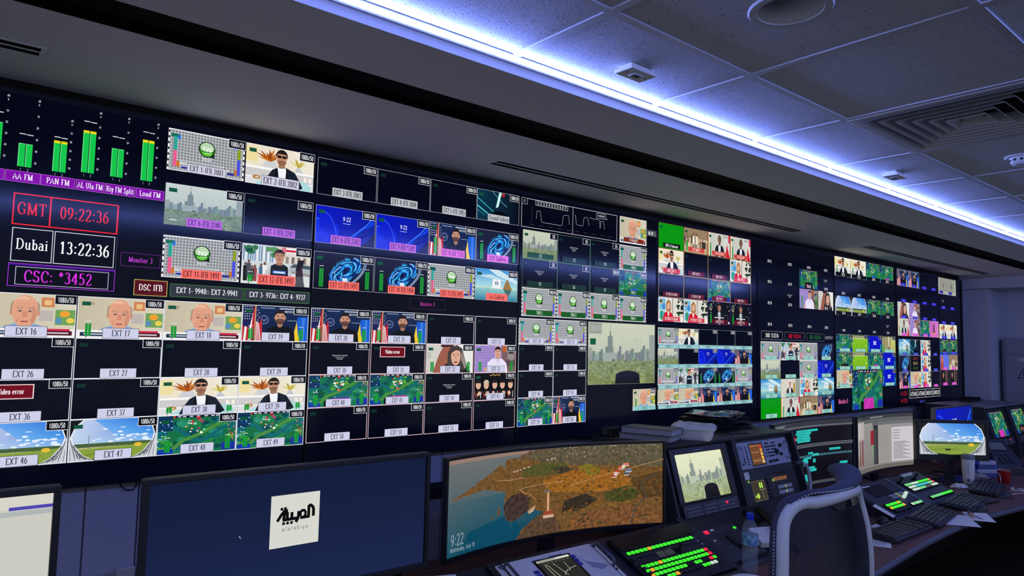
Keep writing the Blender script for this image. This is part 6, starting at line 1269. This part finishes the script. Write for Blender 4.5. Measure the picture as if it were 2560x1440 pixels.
t = thing('marker_pen','brown and pale marker pen lying on the white sheet','pen',(4.505,1.425,.7615),R(28)); obj('barrel', MB().tube([(-.05,0,0),(.045,0,0)],.0065,10), mat('marker_tan',(196,150,130),.5), t, smooth=True); obj('cap', MB().tube([(.045,0,0),(.085,0,0)],.0078,10), mat('marker_brown',(80,44,40),.5), t, smooth=True)
def sweepcup(name,label,cat,x,y,parts):
    t = thing(name,label,cat,(x,y,.7502))
    for nm,prof,m_ in parts: obj(nm, MB().lathe(prof,36), m_, t, smooth=True, ang=50)
    return t
t = sweepcup('travel_tumbler','tall white travel tumbler with a grey lid','tumbler',5.625,1.795,[('cup',[(0,0),(.031,0),(.033,.004),(.041,.162),(.041,.166)],M_white),('lid',[(.042,.166),(.0425,.182),(.039,.188),(.035,.192),(.034,.198),(0,.198)],mat('lid_grey',(112,114,126),.5))])
vz = math.atan2(-1.795,-5.625)
for nm,z0,z1,hw in (('stripe',.07,.135,.03),('round_badge',.018,.036,.22)):
    mb = MB(); mb.grid(lambda u,v:((.0338+.0085*((z0+(z1-z0)*v)/.16))*math.cos(vz+hw*(2*u-1)),(.0338+.0085*((z0+(z1-z0)*v)/.16))*math.sin(vz+hw*(2*u-1)),z0+(z1-z0)*v),6,4); obj(nm, mb, mat('print_slate',(70,78,110),.5), t, smooth=True)
t = sweepcup('coffee_mug','red mug with a white heart-shaped handle, beside the desk phone','mug',5.87,1.655,[('cup',[(0,0),(.033,0),(.036,.004),(.039,.088),(.036,.088),(.033,.01),(0,.01)],mat('red_glaze',(150,18,26),.25))])
obj('handle', MB().tube([(.034,-.01,.07),(.058,-.018,.072),(.064,-.02,.048),(.052,-.016,.026),(.034,-.01,.02)],.006,8), mat('red_glaze'), t, smooth=True)
obj('rim', MB().lathe([(.0385,.087),(.040,.0895),(.037,.0905),(.0355,.088)],32,cap=False), M_white, t, smooth=True)
vz2 = math.atan2(-1.655,-5.87)-.5
obj('white_mark', MB().tube([(.0385*math.cos(vz2+a),.0385*math.sin(vz2+a),z) for a,z in ((-.5,.075),(-.1,.055),(.0,.02),(-.05,.012))],.003,6), M_white, t)
def crumple(name, label, x, y, s, seed, m_=None):
    t = thing(name, label, 'tissue', (x,y,.7502), seed); random.seed(seed)
    R_ = [[random.uniform(.55,1.1) for i in range(14)] for j in range(7)]
    def f(u,v):
        i = int(u*14)%14; j = int(v*6); r = R_[j][i]*math.sin(math.pi*(.06+.44*(1-v)))*s; return (r*math.cos(u*6.283)*1.5, r*math.sin(u*6.283), max(0,.0005+s*.62*v*(.6+.4*R_[j][i])))
    obj('crumpled_sheet', MB().grid(f,14,6), m_ or M_pap, t, smooth=True, ang=25); return t
crumple('tissue','crumpled white tissue in front of the tumbler',5.40,1.775,.05,3); crumple('tissue','crumpled cream napkin behind the tumbler',5.93,1.83,.062,5,mat('napkin_cream',(176,172,160),.8))
t = thing('glasses_case','dark folded glasses case on the open desk','case',(5.03,1.478,.7502),R(-12)); obj('case_body', MB().tube([(-.07,0,.009),(-.03,.004,.010),(.07,0,.008)],[.006,.010,.006],8), M_dark, t, smooth=True)
t = thing('earphones','tangled white earphones at the end of the desk','earphones',(5.60,1.455,.7502)); random.seed(12)
obj('cable', MB().tube([(-.35,.03,.003),(-.22,.05,.003),(-.10,.02,.003),(.0,-.03,.003),(.06,.03,.003),(.02,.09,.005),(-.05,.07,.007),(-.02,.0,.009),(.07,-.02,.006),(.12,.04,.003),(.05,.06,.009),(-.03,.02,.011),(.10,-.04,.004),(.2,-.01,.003)],.0022,6), M_white, t, smooth=True)
for dx,dy in ((.2,-.01),(.03,.085)): obj('ear_bud', MB().lathe([(0,0),(.006,.002),(.008,.008),(.004,.014),(0,.015)],12), M_white, t, smooth=True).location = (dx,dy,.003)
# desk phones
def phone(x, y, rz, label, scale=1., body=None, disp=True, legs=.0, z=.7502):
    t = thing('desk_phone', label, 'telephone', (x,y,z), rz); b_ = body or M_dark; T = Matrix.Rotation(R(38),4,'X')@Matrix.Scale(scale,4); Tr = Matrix.Translation((0,-.06*scale,.02+legs))@T
    obj('base', MB().prism([(-.085*scale,0),(-.085*scale,.02+legs),(.09*scale,.15*scale+legs),(.10*scale,.13*scale),(.10*scale,0)],-.085*scale,.085*scale,'x'), M_con2, t, bevel=.004)
    obj('face', MB().box(-.045,0,0,.105,.20,.016,Tr), b_, t, bevel=.004)
    obj('cradle', MB().box(-.105,0,0,-.045,.20,.020,Tr), M_con2, t, bevel=.004)
    obj('handset', MB().tube([(-.075,.012,.030),(-.075,.03,.044),(-.075,.10,.050),(-.075,.17,.044),(-.075,.195,.030)],[.022,.020,.016,.020,.024],12,Tr,flat=.8), M_dark, t, smooth=True)
    d = obj('display', MB().box(-.028,.105,.016,.085,.178,.018,Tr), M_black, t)
    p = Paint(); p.rect(0,0,.103,.063,(24,28,40) if not disp else (12,13,16)); 
    if disp: p.rect(.004,.048,.036,.058,(236,238,240)); p.rect(.06,.048,.098,.058,(220,222,226)); p.many([[(.005+.004*k,.03),(.007+.004*k,.03),(.007+.004*k,.042),(.005+.004*k,.042)] for k in range(22)],(190,192,196))
    else: p.rect(.004,.004,.099,.059,(44,52,76))
    o = obj('readout', p.mesh('readout',fmap=lambda u,v,k: tuple(Tr@Vector((-.023+u,.110+v,.0184+k)))), PIC, d)
    mb = MB()
    for r in range(4):
        for k in range(3): mb.box(-.02+.03*k,.012+.02*r,.016,.0+.03*k,.024+.02*r,.019,Tr)
    o = obj('dial_keys', mb, M_con2, t); o['kind'] = 'stuff'
    return t
t = phone(1.155,1.735,R(-22),'pale desk phone with dark handset, at the bottom of the frame',1.0,M_lav,True,.05)
phone(6.36,1.83,R(-35),'dark desk phone beside the red mug',1.35,M_dark,False,.03)
t = thing('document_stack','stack of blue and white papers between stadium monitor and phone','papers',(6.06,1.84,.7502),R(-35))
for k in range(4): obj('ream', MB().box(-.09+.006*k,-.06,.03*k,.09-.01*k,.06,.03*k+.028), mat(['paper_blue','paper_pale'][k%2],[(60,80,140),(170,176,196)][k%2],.6), t, bevel=.002)
t = thing('cable_bundle','tangle of black cables under the stadium monitor','cables',(5.42,2.0,.7502)); random.seed(40)
for k in range(6):
    pts = [(random.uniform(-.25,.25),random.uniform(-.12,.12),.006+.01*k)]
    for j in range(6): pts.append((pts[-1][0]+random.uniform(-.14,.14),pts[-1][1]+random.uniform(-.08,.08),.005+random.uniform(0,.05)))
    o = obj('cable', MB().tube(pts,.005,6), M_black, t, smooth=True)
t = thing('hanging_cable','thin black cable loop hanging below the left displays','cable',(.56,YW-.03,H-.475)); obj('loop', MB().tube([(-.03,.01,.0),(-.028,0,-.012),(-.012,0,-.026),(.008,0,-.029),(.018,0,-.020),(.02,.01,.0)],.0022,6), M_black, t, smooth=True)
t = thing('white_cloth','folded white cloth at the bottom edge beside the bottle','cloth',(2.40,1.50,.7502),R(5)); random.seed(3)
obj('fold', MB().grid(lambda u,v:((u-.5)*.30,(v-.5)*.22,.012+.045*math.sin(math.pi*u)**.8*math.sin(math.pi*min(1,v*1.02))**.7+.005*math.sin(u*14+v*9)),18,12), M_pap, t, smooth=True, ang=60)
t = thing('card_box','white box on the sloping console right of the bottle','box',(2.94,1.735,.806),rot=(TH,0,R(-20))); obj('carton', MB().box(-.07,-.05,0,.07,.05,.03), M_white, t, bevel=.003)
t = thing('handset_rest','black handset rest slanting across the console beside the chair','handset',(2.99,1.765,.83),rot=(TH,0,R(-2)))
obj('cradle', MB().box(-.02,.05,.0,.10,.13,.03), M_black, t, bevel=.004); obj('slanting_bar', MB().tube([(.06,.10,.035),(-.01,-.04,.05),(-.08,-.19,.055)],[.017,.016,.015],8), M_black, t, smooth=True)
# water bottle
M_pet = mat('clear_plastic',(206,218,232),.05,spec=1.,alpha=.15)
t = thing('water_bottle','clear water bottle with a blue cap and blue label','bottle',(2.634,1.628,.7502))
ribs = [(.030,.004),(.0315,.012)]+[(.0315-.0018*(k%2),.02+.011*k) for k in range(8)]
obj('shell', MB().lathe([(0,.002),(.024,.0)]+ribs+[(.032,.108),(.032,.152),(.030,.156),(.0315,.162),(.030,.178),(.022,.197),(.0135,.208),(.0125,.214)],32,cap=False), M_pet, t, smooth=True, ang=70)
obj('label_sleeve', MB().lathe([(.0324,.110),(.0324,.150)],32,cap=False), mat('label_blue',(70,110,160),.35,noise=(40,(150,200,206),2)), t, smooth=True)
obj('cap', MB().lathe([(0.0,.232),(.0145,.232),(.0150,.229),(.0150,.212),(.0135,.210)],24,cap=False), mat('cap_blue',(24,60,190),.4), t, smooth=True)
obj('neck_ring', MB().lathe([(.0125,.206),(.0165,.207),(.0165,.209),(.0125,.210)],24,cap=False), mat('cap_blue'), t)
# ================================================================ mesh office chair seen from behind
M_fr = mat('chair_frame_grey', (204,203,198), .4); M_pad = mat('chair_pad', (44,46,62), .7, bump=(400,.2)); M_net = mat('chair_net', (22,24,36), .6)
t = thing('office_chair','mesh-backed office chair with pale frame and dark top pad, pulled up to the desk','chair',(2.125,1.045,0))
def bk(u, z):                                   # backrest surface: u -1..1 across, z height; concave to the sitter
    half = .242+.03*math.cos((z-.85)*5.2)-.02*max(0,(z-1.1)/.14)
    return (u*half, -.035+.075*u*u+.10*(z-.95)**2*1.2-.03*math.sin((z-.7)*5), z)
ZT, ZB = 1.215, .56
def loop(inset):
    P = []; n = 22
    for i in range(n+1): P.append((-1+inset, ZB+(ZT-.07-ZB)*i/n))
    for i in range(1,7): a = R(180-90*i/6); P.append((-1+inset+.28+.28*math.cos(a), ZT-.07+.07*math.sin(a)))
    for i in range(1,12): u = -.72+1.44*i/12; P.append((u, ZT+.012*math.sin((u+.72)*2.2-.4)))
    for i in range(7): a = R(90-90*i/6); P.append((1-inset-.28+.28*math.cos(a), ZT-.07+.07*math.sin(a)))
    for i in range(1,n+1): P.append((1-inset, ZT-.07-(ZT-.07-ZB)*i/n))
    for i in range(1,12): P.append((1-inset-(2-2*inset)*i/12, ZB))
    return P
obj('back_frame', MB().tube([bk(*q) for q in loop(.0)],[.0185]*len(loop(.0)),12,closed=True,flat=1.,upv=(0,1,0)), M_fr, t, smooth=True, ang=80)
rim = [Vector(bk(u*1.045,z+ (.012 if z > ZT-.03 else 0)))+Vector((0,.012,0)) for u,z in loop(.0)]
obj('edge_piping', MB().tube(rim,.012,8,closed=True), M_pad, t, smooth=True)
mb = MB(); nu, nv = 84, 112
for i in range(nu+1):
    u = -.92+1.84*i/nu; mb.tube([bk(u,ZB+.02+(ZT-.05-ZB)*j/14) for j in range(15)],.00135,3)
for j in range(nv+1):
    z = ZB+.02+(ZT-.05-ZB)*j/nv; mb.tube([bk(-.92+1.84*i/12,z) for i in range(13)],.00135,3)
o = obj('net', mb, M_net, t); o['kind'] = 'stuff'
pad = []; rad = []
for i in range(25):
    s = i/24; u = -.93+1.97*s; q = Vector(bk(min(max(u,-1),1.0)*1.0,ZT)); q.z += .028+.012*s*s-(.03*(1-min(1,s*6))**2)+.02*max(0,s-.6)
    q.y += .002+.035*s*s; q.x += max(0,u-1.0)*.2; pad.append(q); rad.append(.014+.040*max(0,(s-.25)/.75)**1.2*(1 if s < .93 else max(.25,1-((s-.93)/.07)**2*.75)))
obj('top_pad', MB().tube(pad,rad,14,flat=.5), M_pad, t, smooth=True, ang=80)
mb = MB()
for i in range(46):
    s = i/45*24; k = min(23,int(s)); q = pad[k].lerp(pad[k+1],s-k); r = rad[k]+(rad[k+1]-rad[k])*(s-k); mb.cbox((0,0,0),(.0050,.004,.0032),Matrix.Translation(q+Vector((-r*.35,-r*.94,-r*.02))))
for i in range(60):
    z = .62+(1.14-.62)*i/59; q = Vector(bk(-1.05,z))+Vector((-.010,.005,0)); mb.cbox((0,0,0),(.002,.003,.004),Matrix.Translation(q))
o = obj('stitching', mb, mat('stitch_pale',(190,192,204),.6), t); o['kind'] = 'stuff'
obj('spine', MB().tube([(0,-.06,.30),(0,-.085,.55),(0,-.075,.80),(0,-.055,.98)],[.03,.028,.024,.018],10,flat=.5,upv=(1,0,0)), M_dark, t, smooth=True)
obj('cross_brace', MB().tube([Vector(bk(-.92,.92))+Vector((0,-.01,0)),Vector((-.1,-.07,.86)),Vector((.1,-.07,.86)),Vector(bk(.92,.92))+Vector((0,-.01,0))],.012,8), M_dark, t, smooth=True)
obj('seat', loft([[(x,y+.28,z) for x,y,z in rring(.235,.235,.09,zz)] for zz in (.43,.445,.485)]+[[(x,y+.28,.505) for x,y,z in rring(.20,.20,.08,0)]]), M_pad, t, smooth=True)
for s in (-1,1):
    obj('arm_post', MB().tube([(s*.20,.18,.44),(s*.30,.18,.50),(s*.31,.16,.66)],.016,8), M_dark, t, smooth=True)
    obj('arm_pad', loft([[(x+s*.31,y+.18,z) for x,y,z in rring(.042,.13,.04,zz)] for zz in (.665,.675,.695)]), M_dark, t, smooth=True)
obj('gas_column', MB().lathe([(.03,.10),(.03,.25),(.018,.26),(.018,.43)],16,Matrix.Translation((0,.26,0))), M_steel, t, smooth=True)
for k in range(5):
    a = R(72*k+18); obj('base_leg', MB().tube([(0,.26,.11),(math.cos(a)*.30,.26+math.sin(a)*.30,.075)],[.026,.018],8), M_dark, t, smooth=True)
    obj('castor', MB().lathe([(0,-.02),(.028,-.02),(.028,.02),(0,.02)],14,Matrix.Translation((math.cos(a)*.30,.26+math.sin(a)*.30,.0285))@Matrix.Rotation(a,4,'Z')@Matrix.Rotation(R(90),4,'X')), M_dark, t)
# small vented box on the far bay shelf
t = thing('vented_box','small black box with comb-like vents on the far bay shelf','device',(7.55,2.38,1.2001)); obj('case', MB().box(-.14,-.05,0,.14,.05,.018), M_dark, t, bevel=.002)
for k in range(13): obj('fin', MB().box(-.13+.02*k,-.05,.018,-.12+.02*k,.05,.036), M_black, t)
